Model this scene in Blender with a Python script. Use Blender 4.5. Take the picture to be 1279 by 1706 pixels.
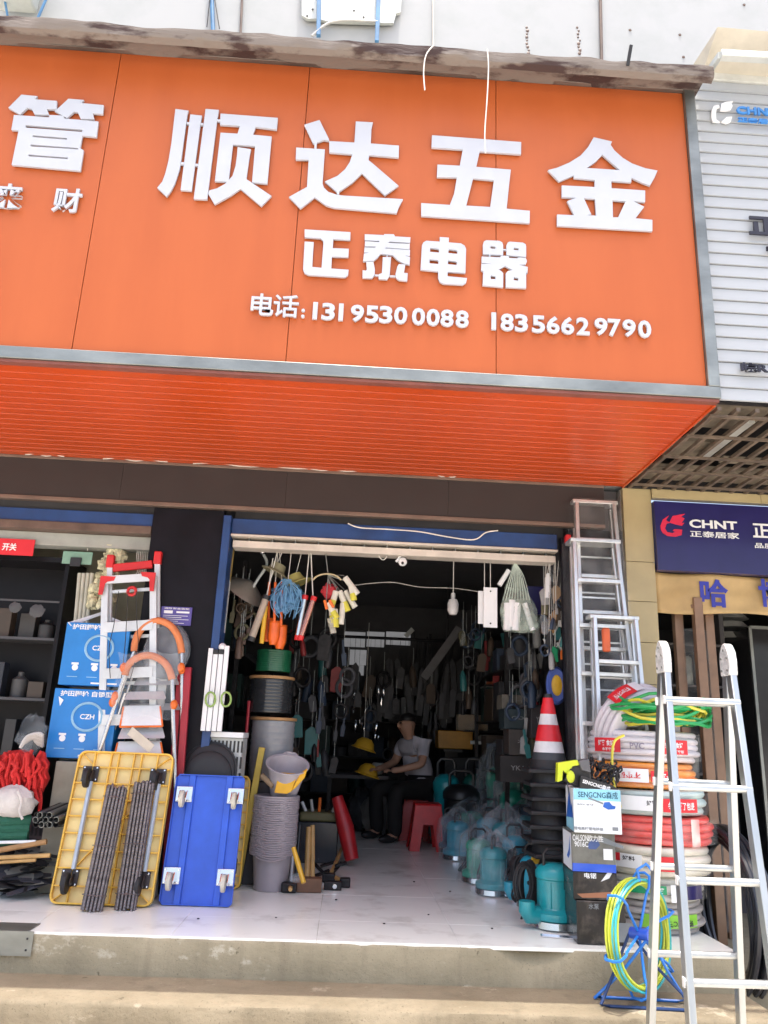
import bpy, math, random
from mathutils import Vector as V, Matrix, noise
R=math.radians; rnd=random.Random(7)
for o in list(bpy.data.objects): bpy.data.objects.remove(o)
sc=bpy.context.scene; col=sc.collection
# ---------------------------------------------------------------- camera, sky, sun, exposure
F=1291.38; CAM=V((0,-4.7764,1.1))
RM=(Matrix.Rotation(R(-2.1149),3,'Z')@Matrix.Rotation(R(90+16.1025),3,'X')@Matrix.Rotation(R(2.3423),3,'Z'))
cd=bpy.data.cameras.new('camera'); cam=bpy.data.objects.new('camera',cd); col.objects.link(cam)
cam.matrix_world=Matrix.Translation(CAM)@RM.to_4x4()
cd.sensor_fit='VERTICAL'; cd.sensor_height=24; cd.lens=F/1706*24; cd.clip_end=2000; cd.clip_start=.05
sc.camera=cam
SUN_EL,SUN_AZ=83.5,12          # nearly overhead, a little in front of the shop
w=bpy.data.worlds.new('World'); sc.world=w; w.use_nodes=True; nt=w.node_tree
bg=nt.nodes['Background']; sky=nt.nodes.new('ShaderNodeTexSky'); sky.sky_type='NISHITA'; sky.sun_disc=False
sky.sun_elevation=R(SUN_EL); sky.sun_rotation=R(180-SUN_AZ); sky.dust_density=6.0; sky.air_density=1.0
nt.links.new(sky.outputs[0],bg.inputs[0]); bg.inputs[1].default_value=.15
sl=bpy.data.lights.new('sun','SUN'); sl.energy=2.0; sl.angle=R(.5); sl.color=(1,.96,.89)
so=bpy.data.objects.new('sun',sl); col.objects.link(so)
sd=V((math.sin(R(SUN_AZ))*math.cos(R(SUN_EL)),-math.cos(R(SUN_AZ))*math.cos(R(SUN_EL)),math.sin(R(SUN_EL))))
so.rotation_euler=sd.to_track_quat('Z','Y').to_euler(); so.location=(0,-6,12)
vs=sc.view_settings; vs.view_transform='Standard'; vs.look='None'; vs.gamma=1; vs.exposure=1.5
# ---------------------------------------------------------------- pixels to places
def ray(u,v): return RM@V(((u-640)/F,-(v-853)/F,-1))
def PY(u,v,y): d=ray(u,v); return CAM+d*((y-CAM.y)/d.y)
def PZ(u,v,z): d=ray(u,v); return CAM+d*((z-CAM.z)/d.z)
def PX(u,v,x): d=ray(u,v); return CAM+d*((x-CAM.x)/d.x)
# ---------------------------------------------------------------- materials
MT={}
def mat(n,c,rough=.5,metal=0,var=.14,vs=5,bump=0,bs=60,c2=None,coat=0,spec=.5,trans=0,emit=0,stretch=None,thr=None):
    if n in MT: return MT[n]
    m=bpy.data.materials.new(n); m.use_nodes=True; t=m.node_tree; N=t.nodes; L=t.links
    b=N['Principled BSDF']; b.inputs['Roughness'].default_value=rough; b.inputs['Metallic'].default_value=metal
    b.inputs['Coat Weight'].default_value=coat; b.inputs['Coat Roughness'].default_value=.12; b.inputs['Specular IOR Level'].default_value=spec
    b.inputs['Transmission Weight'].default_value=trans
    tc=N.new('ShaderNodeTexCoord'); mp=N.new('ShaderNodeMapping'); L.new(tc.outputs['Object'],mp.inputs[0])
    if stretch: mp.inputs['Scale'].default_value=stretch
    nz=N.new('ShaderNodeTexNoise'); nz.inputs['Scale'].default_value=vs; nz.inputs['Detail'].default_value=7; nz.inputs['Roughness'].default_value=.6
    L.new(mp.outputs[0],nz.inputs['Vector'])
    cr=N.new('ShaderNodeValToRGB'); L.new(nz.outputs['Fac'],cr.inputs[0])
    a=[x*(1-var*1.6) for x in c]; d=[min(1,x*(1+var)) for x in c]
    if c2: a=c2; d=c
    lo,hi=thr or (.3,.7)
    cr.color_ramp.elements[0].position=lo; cr.color_ramp.elements[1].position=hi
    cr.color_ramp.elements[0].color=(*a,1); cr.color_ramp.elements[1].color=(*d,1)
    L.new(cr.outputs[0],b.inputs['Base Color'])
    rr=N.new('ShaderNodeMapRange'); rr.inputs['To Min'].default_value=max(.02,rough*.8); rr.inputs['To Max'].default_value=min(1,rough*1.25)
    L.new(nz.outputs['Fac'],rr.inputs[0]); L.new(rr.outputs[0],b.inputs['Roughness'])
    if bump:
        n2=N.new('ShaderNodeTexNoise'); n2.inputs['Scale'].default_value=bs; n2.inputs['Detail'].default_value=4; L.new(mp.outputs[0],n2.inputs['Vector'])
        bp=N.new('ShaderNodeBump'); bp.inputs['Strength'].default_value=bump; bp.inputs['Distance'].default_value=.01
        L.new(n2.outputs['Fac'],bp.inputs['Height']); L.new(bp.outputs[0],b.inputs['Normal'])
    if emit: b.inputs['Emission Color'].default_value=(*c,1); b.inputs['Emission Strength'].default_value=emit
    MT[n]=m; return m
def film(n,c=(.5,.56,.6),fac=.1,rough=.1):
    if n in MT: return MT[n]
    m=bpy.data.materials.new(n); m.use_nodes=True; t=m.node_tree; N=t.nodes; L=t.links
    b=N['Principled BSDF']; b.inputs['Base Color'].default_value=(*c,1); b.inputs['Roughness'].default_value=rough; b.inputs['Specular IOR Level'].default_value=.9
    tr=N.new('ShaderNodeBsdfTransparent'); mx=N.new('ShaderNodeMixShader'); nz=N.new('ShaderNodeTexNoise'); nz.inputs['Scale'].default_value=22; nz.inputs['Detail'].default_value=3
    tc=N.new('ShaderNodeTexCoord'); L.new(tc.outputs['Object'],nz.inputs['Vector'])
    mr=N.new('ShaderNodeMapRange'); nz.inputs['Scale'].default_value=9; nz.inputs['Detail'].default_value=1; nz.inputs['Distortion'].default_value=.6; mr.inputs['From Min'].default_value=.35; mr.inputs['From Max'].default_value=.7; mr.inputs['To Min'].default_value=fac*.6; mr.inputs['To Max'].default_value=min(.9,fac*1.7)
    L.new(nz.outputs['Fac'],mr.inputs[0]); L.new(mr.outputs[0],mx.inputs[0])
    bp=N.new('ShaderNodeBump'); bp.inputs['Strength'].default_value=.6; bp.inputs['Distance'].default_value=.03; L.new(nz.outputs['Fac'],bp.inputs['Height']); L.new(bp.outputs[0],b.inputs['Normal'])
    L.new(tr.outputs[0],mx.inputs[1]); L.new(b.outputs[0],mx.inputs[2]); L.new(mx.outputs[0],N['Material Output'].inputs[0])
    MT[n]=m; return m
# ---------------------------------------------------------------- mesh builder
WM={}
class MB:
    def __init__(s,T=None): s.v=[]; s.f=[]; s.T=T
    def add(s,vs,fs):
        k=len(s.v); s.v+=[(s.T@V(p)) if s.T else V(p) for p in vs]; s.f+=[tuple(i+k for i in f) for f in fs]; return s
    def box(s,x0,x1,y0,y1,z0,z1):
        return s.add([(x,y,z) for z in (z0,z1) for y in (y0,y1) for x in (x0,x1)],[(0,2,3,1),(4,5,7,6),(0,1,5,4),(2,6,7,3),(0,4,6,2),(1,3,7,5)])
    def obox(s,c,a,b,d):
        c,a,b,d=V(c),V(a),V(b),V(d)
        return s.add([c+a*i+b*j+d*k for k in (-1,1) for j in (-1,1) for i in (-1,1)],[(0,2,3,1),(4,5,7,6),(0,1,5,4),(2,6,7,3),(0,4,6,2),(1,3,7,5)])
    def bar(s,p,q,w,h,side=(1,0,0)):
        p,q=V(p),V(q); d=(q-p); a=V(side); a=(a-d*(a.dot(d)/d.length_squared)).normalized(); b=d.normalized().cross(a)
        return s.obox((p+q)/2,a*w/2,b*h/2,d/2)
    def tube(s,pts,r,n=8,closed=False,flat=1):
        pts=[V(p) for p in pts]; m=len(pts); rs=r if isinstance(r,(list,tuple)) else [r]*m
        t0=(pts[1]-pts[0]).normalized(); u=t0.orthogonal().normalized(); vs=[]
        for i,p in enumerate(pts):
            if closed: t=(pts[(i+1)%m]-pts[i-1])
            else: t=(pts[min(i+1,m-1)]-pts[max(i-1,0)])
            t=t.normalized() if t.length>1e-9 else t0
            u=(u-t*u.dot(t)); u=u.normalized() if u.length>1e-6 else t.orthogonal().normalized(); w=t.cross(u)
            vs+=[p+(u*math.cos(a)+w*math.sin(a)*flat)*rs[i] for a in [2*math.pi*j/n for j in range(n)]]
        fs=[(i*n+j,i*n+(j+1)%n,((i+1)%m)*n+(j+1)%n,((i+1)%m)*n+j) for i in range(m if closed else m-1) for j in range(n)]
        if not closed: fs+=[tuple(range(n-1,-1,-1)),tuple((m-1)*n+j for j in range(n))]
        return s.add(vs,fs)
    def lathe(s,pr,n=20,M=None,sx=1,sy=1,arc=None):
        M=M or Matrix(); m=len(pr); A=arc or 2*math.pi
        vs=[M@V((r*sx*math.cos(A*j/n),r*sy*math.sin(A*j/n),z)) for r,z in pr for j in range(n)]
        fs=[(i*n+j,i*n+(j+1)%n,(i+1)*n+(j+1)%n,(i+1)*n+j) for i in range(m-1) for j in range(n)]
        if pr[0][0]>1e-5: fs.append(tuple(range(n-1,-1,-1)))
        if pr[-1][0]>1e-5: fs.append(tuple((m-1)*n+j for j in range(n)))
        return s.add(vs,fs)
    def open_lathe(s,pr,n=20,M=None):
        M=M or Matrix(); m=len(pr)
        vs=[M@V((r*math.cos(2*math.pi*j/n),r*math.sin(2*math.pi*j/n),z)) for r,z in pr for j in range(n)]
        return s.add(vs,[(i*n+j,i*n+(j+1)%n,(i+1)*n+(j+1)%n,(i+1)*n+j) for i in range(m-1) for j in range(n)])
    def prism(s,poly,off):
        poly=[V(p) for p in poly]; off=V(off); n=len(poly)
        return s.add(poly+[p+off for p in poly],[tuple(range(n)),tuple(range(2*n-1,n-1,-1))]+[(i,n+i,n+(i+1)%n,(i+1)%n) for i in range(n)])
    def ball(s,c,r,n=12,m=8,sc=(1,1,1),wob=0):
        c=V(c); vs=[]; fs=[]
        for i in range(m+1):
            for j in range(n):
                a=math.pi*i/m; b=2*math.pi*j/n; p=V((math.sin(a)*math.cos(b),math.sin(a)*math.sin(b),math.cos(a)))
                k=1+wob*noise.noise((p+c)*2.7)+wob*.6*noise.noise((p*3+c)*2.3)
                vs.append(c+V((p.x*sc[0],p.y*sc[1],p.z*sc[2]))*r*k)
        fs=[(i*n+j,(i+1)*n+j,(i+1)*n+(j+1)%n,i*n+(j+1)%n) for i in range(m) for j in range(n)]
        return s.add(vs,fs)
    def grid(s,fn,nu,nv):
        return s.add([fn(i/nu,j/nv) for j in range(nv+1) for i in range(nu+1)],[(j*(nu+1)+i,j*(nu+1)+i+1,(j+1)*(nu+1)+i+1,(j+1)*(nu+1)+i) for j in range(nv) for i in range(nu)])
    def build(s,name,m,parent=None,smooth=35,bev=0,base=None,solid=0,label=None):
        b=WM[parent] if parent else V(base or (0,0,0))
        me=bpy.data.meshes.new(name); me.from_pydata([p-b for p in s.v],[],s.f); me.materials.append(m)
        o=bpy.data.objects.new(name,me); col.objects.link(o); WM[o]=b
        if parent: o.parent=parent
        else: o.location=b
        if smooth: me.shade_smooth(); me.set_sharp_from_angle(angle=R(smooth))
        if solid: q=o.modifiers.new('s','SOLIDIFY'); q.thickness=solid
        if bev: q=o.modifiers.new('b','BEVEL'); q.width=bev; q.segments=2; q.limit_method='ANGLE'; q.angle_limit=R(40)
        if label: o['label']=label
        return o
def thing(name,label,cat,loc,group=None):
    o=bpy.data.objects.new(name,None); col.objects.link(o); o.location=loc; o.empty_display_size=.1; WM[o]=V(loc)
    o['label']=label; o['category']=cat
    if group: o['group']=group
    return o
def tag(o,label,cat,group=None):
    o['label']=label; o['category']=cat
    if group: o['group']=group
    return o
def struct(o): o['kind']='structure'; return o
def inst(o,parent,d):
    c=o.copy(); col.objects.link(c); c.parent=parent; c.location=o.location+V(d); WM[c]=WM[o]; return c
def dup(root,loc,rotz=None,label=None,scale=None):
    def rec(o,p):
        c=o.copy(); col.objects.link(c); c.parent=p
        for ch in kids[o]: rec(ch,c)
        return c
    al=[]; st=[root]; kids={}
    while st:
        x=st.pop(); kids[x]=[o for o in x.children]; st+=kids[x]
    c=rec(root,None); c.location=loc
    if rotz is not None: c.rotation_euler=(0,0,rotz)
    if scale: c.scale=scale
    if label: c['label']=label
    WM[c]=V(loc); return c
# ---------------------------------------------------------------- lettering
def flat_mesh(cu):
    o=bpy.data.objects.new('tmp',cu); me=bpy.data.meshes.new_from_object(o)
    vs=[v.co.copy() for v in me.vertices]; fs=[tuple(p.vertices) for p in me.polygons]
    bpy.data.meshes.remove(me); bpy.data.objects.remove(o); bpy.data.curves.remove(cu); return vs,fs
def text(mb,s,O,U,W,h,d=0,bold=0,fit=None,align=0):
    """letters of height h centred on O (align -1 starts at O), written along U, standing along W, d thick"""
    cu=bpy.data.curves.new('t','FONT'); cu.body=s; cu.extrude=d/h/2 if d else 0; cu.offset=bold; cu.resolution_u=3; cu.fill_mode='FRONT' if not d else 'BOTH'
    vs,fs=flat_mesh(cu)
    if not vs: return mb
    x0,x1=min(v.x for v in vs),max(v.x for v in vs); y0,y1=min(v.y for v in vs),max(v.y for v in vs)
    U,W=V(U).normalized(),V(W).normalized(); Nn=U.cross(W); k=h/max(1e-6,(y1-y0)); kx=fit/(x1-x0) if fit else k
    ox=(x0+x1)/2 if align==0 else x0; oy=(y0+y1)/2; O=V(O)
    return mb.add([O+U*(v.x-ox)*kx+W*(v.y-oy)*k+Nn*(v.z*h) for v in vs],fs)
def shape(mb,loops,fn,d):
    """outline (first loop) with holes, in pixels, laid out by fn on its plane; d = thickness vector"""
    P=[[fn(*p) for p in lp] for lp in loops]; o=P[0][0]; nn=V(d).normalized()
    ax=(V((1,0,0))-nn*nn.x).normalized(); ay=nn.cross(ax)
    cu=bpy.data.curves.new('c','CURVE'); cu.dimensions='2D'; cu.fill_mode='BOTH'
    cu.extrude=V(d).length/2
    for lp in P:
        sp=cu.splines.new('POLY'); sp.points.add(len(lp)-1); sp.use_cyclic_u=True
        for q,p in zip(sp.points,lp): q.co=((p-o).dot(ax),(p-o).dot(ay),0,1)
    vs,fs=flat_mesh(cu)
    return mb.add([o+ax*v.x+ay*v.y+nn*(v.z+V(d).length/2) for v in vs],fs)
def weathered(n,base,dark,pale,rough=.85,streak=9):
    """cast cement: blotches, vertical runs, pale chips, grit"""
    m=bpy.data.materials.new(n); m.use_nodes=True; t=m.node_tree; N=t.nodes; L=t.links; b=N['Principled BSDF']; b.inputs['Roughness'].default_value=rough; b.inputs['Specular IOR Level'].default_value=.2
    tc=N.new('ShaderNodeTexCoord')
    def nz(sc,st=(1,1,1),det=6,off=0):
        mp=N.new('ShaderNodeMapping'); mp.inputs['Scale'].default_value=st; mp.inputs['Location'].default_value=(off,off*.7,0); L.new(tc.outputs['Object'],mp.inputs[0])
        k=N.new('ShaderNodeTexNoise'); k.inputs['Scale'].default_value=sc; k.inputs['Detail'].default_value=det; k.inputs['Roughness'].default_value=.65; L.new(mp.outputs[0],k.inputs['Vector']); return k.outputs['Fac']
    def ramp(f,lo,hi):
        r=N.new('ShaderNodeMapRange'); r.inputs['From Min'].default_value=lo; r.inputs['From Max'].default_value=hi; L.new(f,r.inputs[0]); return r.outputs[0]
    def mix(f,a,c):
        x=N.new('ShaderNodeMix'); x.data_type='RGBA'; L.new(f,x.inputs[0])
        if isinstance(a,tuple): x.inputs[6].default_value=(*a,1)
        else: L.new(a,x.inputs[6])
        x.inputs[7].default_value=(*c,1); return x.outputs[2]
    c=mix(ramp(nz(1.7),.4,.68),base,dark); c=mix(ramp(nz(streak,(1,1,.12),5,3),.52,.75),c,tuple(x*.72 for x in base)); c=mix(ramp(nz(4.5,(1,1,1.5),8,9),.6,.66),c,pale); c=mix(ramp(nz(90,(1,1,1),2,5),.62,.72),c,tuple(x*.55 for x in base)); c=mix(ramp(nz(7,(1,1,1),9,20),.66,.7),c,tuple(x*.45 for x in dark))
    L.new(c,b.inputs['Base Color']); bp=N.new('ShaderNodeBump'); bp.inputs['Strength'].default_value=.55; bp.inputs['Distance'].default_value=.012; L.new(nz(28,det=8),bp.inputs['Height']); L.new(bp.outputs[0],b.inputs['Normal']); MT[n]=m; return m
# common materials
def lin(r,g,b): return tuple(((x/255)/12.92 if x<=10 else (((x/255)+.055)/1.055)**2.4) for x in (r,g,b))
WHITE=mat('white_plastic',(.78,.79,.8),.42,var=.06)
ALU=mat('aluminium',(.72,.73,.73),.34,.85,var=.12,vs=9,bump=.15,bs=120,stretch=(1,1,.15))
STEEL=mat('brushed_steel',(.27,.285,.27),.42,.8,var=.25,vs=4,stretch=(.4,1,1))
BLACK=mat('black_plastic',(.018,.018,.02),.38)
RUBBER=mat('black_rubber',(.022,.022,.024),.62,bump=.2)
RED=mat('red_plastic',(.62,.02,.022),.36)
REDP=mat('red_print',(.68,.018,.03),.45,var=.06)
BLUE=mat('blue_paint',(.025,.1,.6),.3,var=.12,coat=.3)
ORANGE=mat('orange_plastic',(.82,.17,.02),.4)
YELLOW=mat('yellow_plastic',(.72,.42,.03),.42)
TEAL=mat('teal_enamel',(.012,.3,.34),.3,coat=.3)
GREEN=mat('green_plastic',(.01,.3,.12),.36)
WOOD=mat('wood',(.4,.22,.09),.6,var=.3,vs=3,stretch=(1,1,.2),bump=.2)
CHROME=mat('chrome',(.75,.75,.76),.14,1,var=.05)
FILM=film('clear_film')
FILM2=film('cloudy_film',(.6,.67,.72),.13,.1)
CARD=mat('cardboard',(.36,.25,.15),.8,bump=.15)
PRINTW=mat('white_print',(.8,.81,.82),.5,var=.04)
PRINTK=mat('black_print',(.02,.02,.025),.5)
# ================================================================ the setting
YS,YW,ZS=-.59,1.1,3.112
CONC=weathered('old_concrete',(.37,.325,.23),(.27,.24,.165),(.46,.42,.33))
CONC2=weathered('worn_cement',(.27,.225,.155),(.2,.165,.11),(.36,.31,.23))
PAVE=mat('pale_paving',(.62,.58,.5),.9,c2=(.5,.46,.4),vs=.7,bump=.4,bs=20)
m=MB().box(-60,60,-80,25,-.55,-.405); struct(m.build('street',PAVE))
def rough_block(x0,x1,y0,y1,z0,z1,nx,amp,seed):
    """a cast slab whose front arris is worn and chipped"""
    pr=[(y1,z0),(y0,z0),(y0,z0+(z1-z0)*.35),(y0,z0+(z1-z0)*.7),(y0,z1-.022),(y0+.006,z1-.006),(y0+.022,z1),(y0+.08,z1),(y1,z1)]
    mb=MB(); n=len(pr); vs=[]
    for i in range(nx+1):
        x=x0+(x1-x0)*i/nx
        for k,(y,z) in enumerate(pr):
            q=V((x*3.1+seed,k*1.7,0)); a=amp*noise.noise(q*1.3)+amp*.6*noise.noise(q*4.1)
            chip=max(0,noise.noise(V((x*2.3+seed*2,.3,5)))-.12)*.13 if k in (4,5,6) else 0
            vs.append((x,y+(a*.6+chip if 0<k<7 else 0),z+(a*.25-chip*.55 if 2<k<7 else 0)))
    fs=[(i*n+k,i*n+k+1,(i+1)*n+k+1,(i+1)*n+k) for i in range(nx) for k in range(n-1)]+[tuple(range(n-1,-1,-1)),tuple(nx*n+k for k in range(n))]
    return mb.add(vs,fs)
struct(rough_block(-4.2,2.285,-.425,.05,-.45,-.2,170,.006,3).build('lower_step',CONC2,smooth=50))
plat=struct(rough_block(-4.2,2.3,0,8.0,-.45,-.005,190,.007,9).build('platform',CONC,smooth=50))
TILE=mat('cream_floor_tile',(.88,.89,.84),.24,c2=(.62,.6,.55),vs=2.8,thr=(.27,.47),bump=.03,bs=9)
mb=MB()
tl=MB().box(.003,.797,.003,.797,-.02,0); t0=None; k=0
for i in range(-5,4):
    for j in range(0,9):
        x0,y0=i*.8-.1,j*.8-.3; x1=min(x0+.7992,2.29); ya=max(y0+.0008,.006)
        if x1<=x0+.05: continue
        dz=rnd.uniform(-.0006,.0006)
        MB().box(x0+.0008,x1,ya,y0+.7992,-.02,dz).build('tile',TILE,plat,bev=.0015)
# stainless nosing on the left end of the platform
ns=thing('metal_nosing','dark stainless plate folded over the left end of the tiled platform','step plate',(-2.3,-.01,0))
MB().box(-4.2,PZ(84,1530,0).x,-.014,.17,.002,.006).build('top_plate',STEEL,ns)
MB().box(-4.2,PZ(60,1552,0).x,-.018,-.0142,-.115,.006).build('front_plate',STEEL,ns)
mb=MB()
for z in (-.03,-.085): mb.ball((PZ(60,1552,0).x-.03,-.019,z),.006,8,4)
mb.build('screw',BLACK,ns)
# ---------------------------------------------------------------- building shell
WALLW=mat('white_wall_paint',(.42,.435,.445),.75,c2=(.33,.355,.355),vs=1.3,thr=(.2,.55))
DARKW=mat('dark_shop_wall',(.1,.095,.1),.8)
COLM=mat('black_glazed_column',(.007,.0065,.011),.5,var=.3,spec=.18)
BLUEM=mat('blue_shutter_paint',(.014,.055,.19),.4,var=.25,vs=3)
BRM=mat('brown_metal',(.13,.085,.065),.5,var=.3)
CREAMM=mat('cream_metal',(.6,.54,.47),.45)
bd=thing('shop_building','street building with white upper wall and dark column between two shop openings','building',(0,1.1,0))
MB().box(-6,7,1.16,1.4,3.13,9).build('upper_wall',WALLW,bd)
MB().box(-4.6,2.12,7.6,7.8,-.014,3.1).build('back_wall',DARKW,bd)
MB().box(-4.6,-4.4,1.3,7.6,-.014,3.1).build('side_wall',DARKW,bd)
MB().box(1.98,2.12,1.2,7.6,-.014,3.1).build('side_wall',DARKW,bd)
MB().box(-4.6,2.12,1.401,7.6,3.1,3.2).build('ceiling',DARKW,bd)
cx0,cx1=PY(255,865,1.1).x,PY(372,875,1.1).x
co=MB().box(cx0,cx1,1.1,1.45,0.001,2.74).build('column',COLM,bd,bev=.004)
MB().box(cx1+.002,cx1+.062,1.075,1.3,.001,2.70).build('shutter_guide',BLUEM,bd,bev=.004)
MB().box(1.69,2.12,1.12,1.4,.001,2.74).build('column',COLM,bd)
MB().box(1.62,1.688,1.09,1.13,.001,2.66).build('shutter_guide',COLM,bd,bev=.004)
# header of the open roller shutter
for nm,a,b,z0,z1,ya,M in (('shutter_hood',cx1+.064,1.6,2.565,2.69,1.12,BLUEM),('hood_lip',cx1+.064,1.6,2.545,2.563,1.1,CREAMM),('bottom_rail',cx1+.08,1.59,2.465,2.52,1.14,CREAMM),
    ('shutter_hood',-4.4,cx0-.004,2.59,2.69,1.12,BLUEM),('window_rail',-4.4,cx0-.004,2.525,2.588,1.1,BRM),('window_head',-4.4,cx0-.004,2.42,2.523,1.2,mat('grey_head',(.35,.36,.33),.6))):
    MB().box(a,b,ya,ya+.14,z0,z1).build(nm,M,bd,bev=.004)
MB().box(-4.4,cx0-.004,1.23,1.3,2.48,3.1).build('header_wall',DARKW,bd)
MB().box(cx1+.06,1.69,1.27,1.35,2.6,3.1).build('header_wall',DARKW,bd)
for i in range(14): MB().box(cx1+.2+i*.18,cx1+.208+i*.18,1.15,1.2,2.521,2.544).build('shutter_clip',STEEL,bd)
# LED strip above the openings
def ledmat():
    m=mat('led_mesh',(.05,.037,.034),.6,var=.15); t=m.node_tree; N=t.nodes; L=t.links; b=N['Principled BSDF']
    tc=N.new('ShaderNodeTexCoord'); sx=N.new('ShaderNodeSeparateXYZ'); L.new(tc.outputs['Object'],sx.inputs[0]); out=[]
    for ax in ('X','Z'):
        a=N.new('ShaderNodeMath'); a.operation='MULTIPLY'; a.inputs[1].default_value=math.pi/.0125*2; L.new(sx.outputs[ax],a.inputs[0])
        c=N.new('ShaderNodeMath'); c.operation='SINE'; L.new(a.outputs[0],c.inputs[0]); out.append(c)
    p=N.new('ShaderNodeMath'); p.operation='MULTIPLY'; L.new(out[0].outputs[0],p.inputs[0]); L.new(out[1].outputs[0],p.inputs[1])
    mr=N.new('ShaderNodeMapRange'); mr.inputs['From Min'].default_value=-.2; mr.inputs['From Max'].default_value=.6; L.new(p.outputs[0],mr.inputs[0])
    mx=N.new('ShaderNodeMix'); mx.data_type='RGBA'; L.new(mr.outputs[0],mx.inputs[0])
    src=b.inputs['Base Color'].links[0].from_socket; L.new(src,mx.inputs[6]); mx.inputs[7].default_value=(.015,.012,.013,1); L.new(mx.outputs[2],b.inputs['Base Color'])
    return m
led=thing('led_display','long unlit brown LED message strip under the orange soffit','display',(0,1.08,2.74))
for i in range(5):
    x0=-4.4+i*1.28; MB().box(x0,min(x0+1.278,1.97),1.06,1.1,2.775,3.075).build('led_panel',ledmat(),led)
MB().box(-4.4,1.97,1.05,1.105,2.742,2.773).build('bottom_frame',mat('bronze_frame',(.2,.14,.11),.45,.3),led,bev=.003)
MB().box(-4.4,1.97,1.05,1.105,3.077,3.1).build('top_frame',MT['bronze_frame'],led,bev=.003)
mb=MB()
for x,l in ((-2.6,.3),(-2.0,.5),(-1.3,.9),(-.5,.5),(.6,.2)):
    pts=[(x+l*t,1.04-.01*math.sin(t*9),3.103+.006*math.sin(t*14+x)) for t in [i/10 for i in range(11)]]; mb.tube(pts,.006,5)
tag(mb.build('sealant_bead',CREAMM,base=(0,1.04,3.09)),'peeling cream sealant along the top edge of the message strip','sealant')
# ---------------------------------------------------------------- the orange fascia
def signmat(n,c,c2):
    return mat(n,c,.42,c2=c2,vs=1.1,spec=.3,stretch=(2.2,1,.35),thr=(.25,.6))
SIGN=signmat('orange_sign_panel',(.47,.113,.033),(.42,.096,.027))
SOF=mat('orange_soffit',(.5,.062,.008),.36,var=.07,vs=1.5,coat=.1)
DARKM=mat('dark_tarnished_steel',(.2,.17,.15),.42,.5,var=.4,vs=3,stretch=(.5,1,1))
sg=thing('shop_sign','big orange shop fascia with white raised characters and phone numbers','sign',(0,YS,ZS))
XR=2.068; ZB,ZT=3.194,5.38
for a,b in ((-4.2,-2.97),(-2.966,-1.717),(-1.713,-.466),(-.462,.788),(.792,XR)):
    MB().box(a+.001,b-.001+.002,YS,YS+.02,ZB,ZT).build('panel',SIGN,sg,bev=.0015)
MB().box(-4.2,XR+.002,YS+.021,YS+.06,ZB,ZT).build('backing',mat('orange_seam',(.3,.06,.016),.6),sg)
MB().box(-4.2,XR+.075,YS-.025,YS+.05,ZS+.004,ZB-.002).build('frame_bar',STEEL,sg,bev=.004)
MB().box(XR+.003,XR+.075,YS-.0265,YS+.05,ZB-.001,ZT+.06).build('frame_bar',STEEL,sg,bev=.004)
MB().box(-4.2,XR+.002,YS-.03,YS+.05,ZT+.002,ZT+.075).build('frame_bar',DARKM,sg,bev=.004)
MB().box(XR+.03,XR+.074,YS+.052,1.1,ZS+.02,5.4).build('side_panel',SIGN,sg)
ns_=17; pw=(YW-.03-(YS+.04))/ns_
mb=MB(); x1=XR+.066
pr=[(0.002,.010),(.006,0),(pw-.008,0),(pw-.004,.010),(pw-.004,.018),(0.002,.018)]
mb.prism([(-4.2,YS+.04+y,ZS-.012+z) for y,z in pr],(x1+4.2,0,0)); s0=mb.build('soffit_strip',SOF,sg,smooth=20)
for i in range(1,ns_): inst(s0,sg,(0,i*pw,0))
MB().box(-4.2,x1,YS+.04,YW-.03,ZS+.007,ZS+.02).build('soffit_backing',mat('groove_highlight_orange',(.6,.2,.08),.35),sg)  # groove highlights between the strips are painted by this paler backing
MB().box(-4.2,x1,YS-.012,YS+.037,ZS-.016,ZS+.002).build('drip_edge',mat('brown_edge',(.22,.07,.05),.5),sg)
MB().box(x1-.012,x1+.003,YS+.04,YW-.03,ZS-.02,ZS+.015).build('soffit_trim',SOF,sg)
# characters, traced stroke by stroke
YL=YS-.026; DV=V((0,.015,0)); LET=mat('white_foam_letters',(.49,.515,.57),.5,var=.03)
def px(o,s): return lambda u,v,y=0: PY(o[0]+u/s,o[1]+v/s,YL)
def glyph(o,s,shapes):
    mb=MB()
    for i,sh in enumerate(shapes):
        loops=sh if isinstance(sh[0],list) else [sh]
        shape(mb,loops,px(o,s),DV); 
        if i%2: 
            for p in mb.v[-1:]: pass
    return mb
def bx(x0,y0,x1,y1): return [(x0,y0),(x1,y0+2),(x1,y1+2),(x0,y1)]
G={}
G['shun']=((255,165),5.8136,[
 [(218,95),(345,112),(335,140),(322,235),(272,600),(258,680),(215,810),(180,880),(133,945),(42,858),(90,800),(120,720),(150,600),(180,420),(205,200)],
 [(362,148),(475,160),(462,230),(375,888),(268,880)],[(510,95),(640,105),(622,200),(525,972),(395,965)],
 bx(328,222,352,240),bx(462,230,486,250),bx(266,610,302,632),bx(406,625,436,645),bx(622,195,652,215),
 [(655,140),(1210,182),(1200,295),(995,270),(968,345),(1150,362),(1108,820),(960,805),(990,455),(775,440),(735,780),(720,800),(600,795),(655,325),(820,335),(842,260),(650,248)],
 [(820,465),(950,485),(935,560),(905,775),(1148,938),(1050,1038),(848,868),(760,930),(598,1020),(535,915),(545,885),(620,865),(700,820),(770,745),(800,650),(815,540)]])
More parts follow.
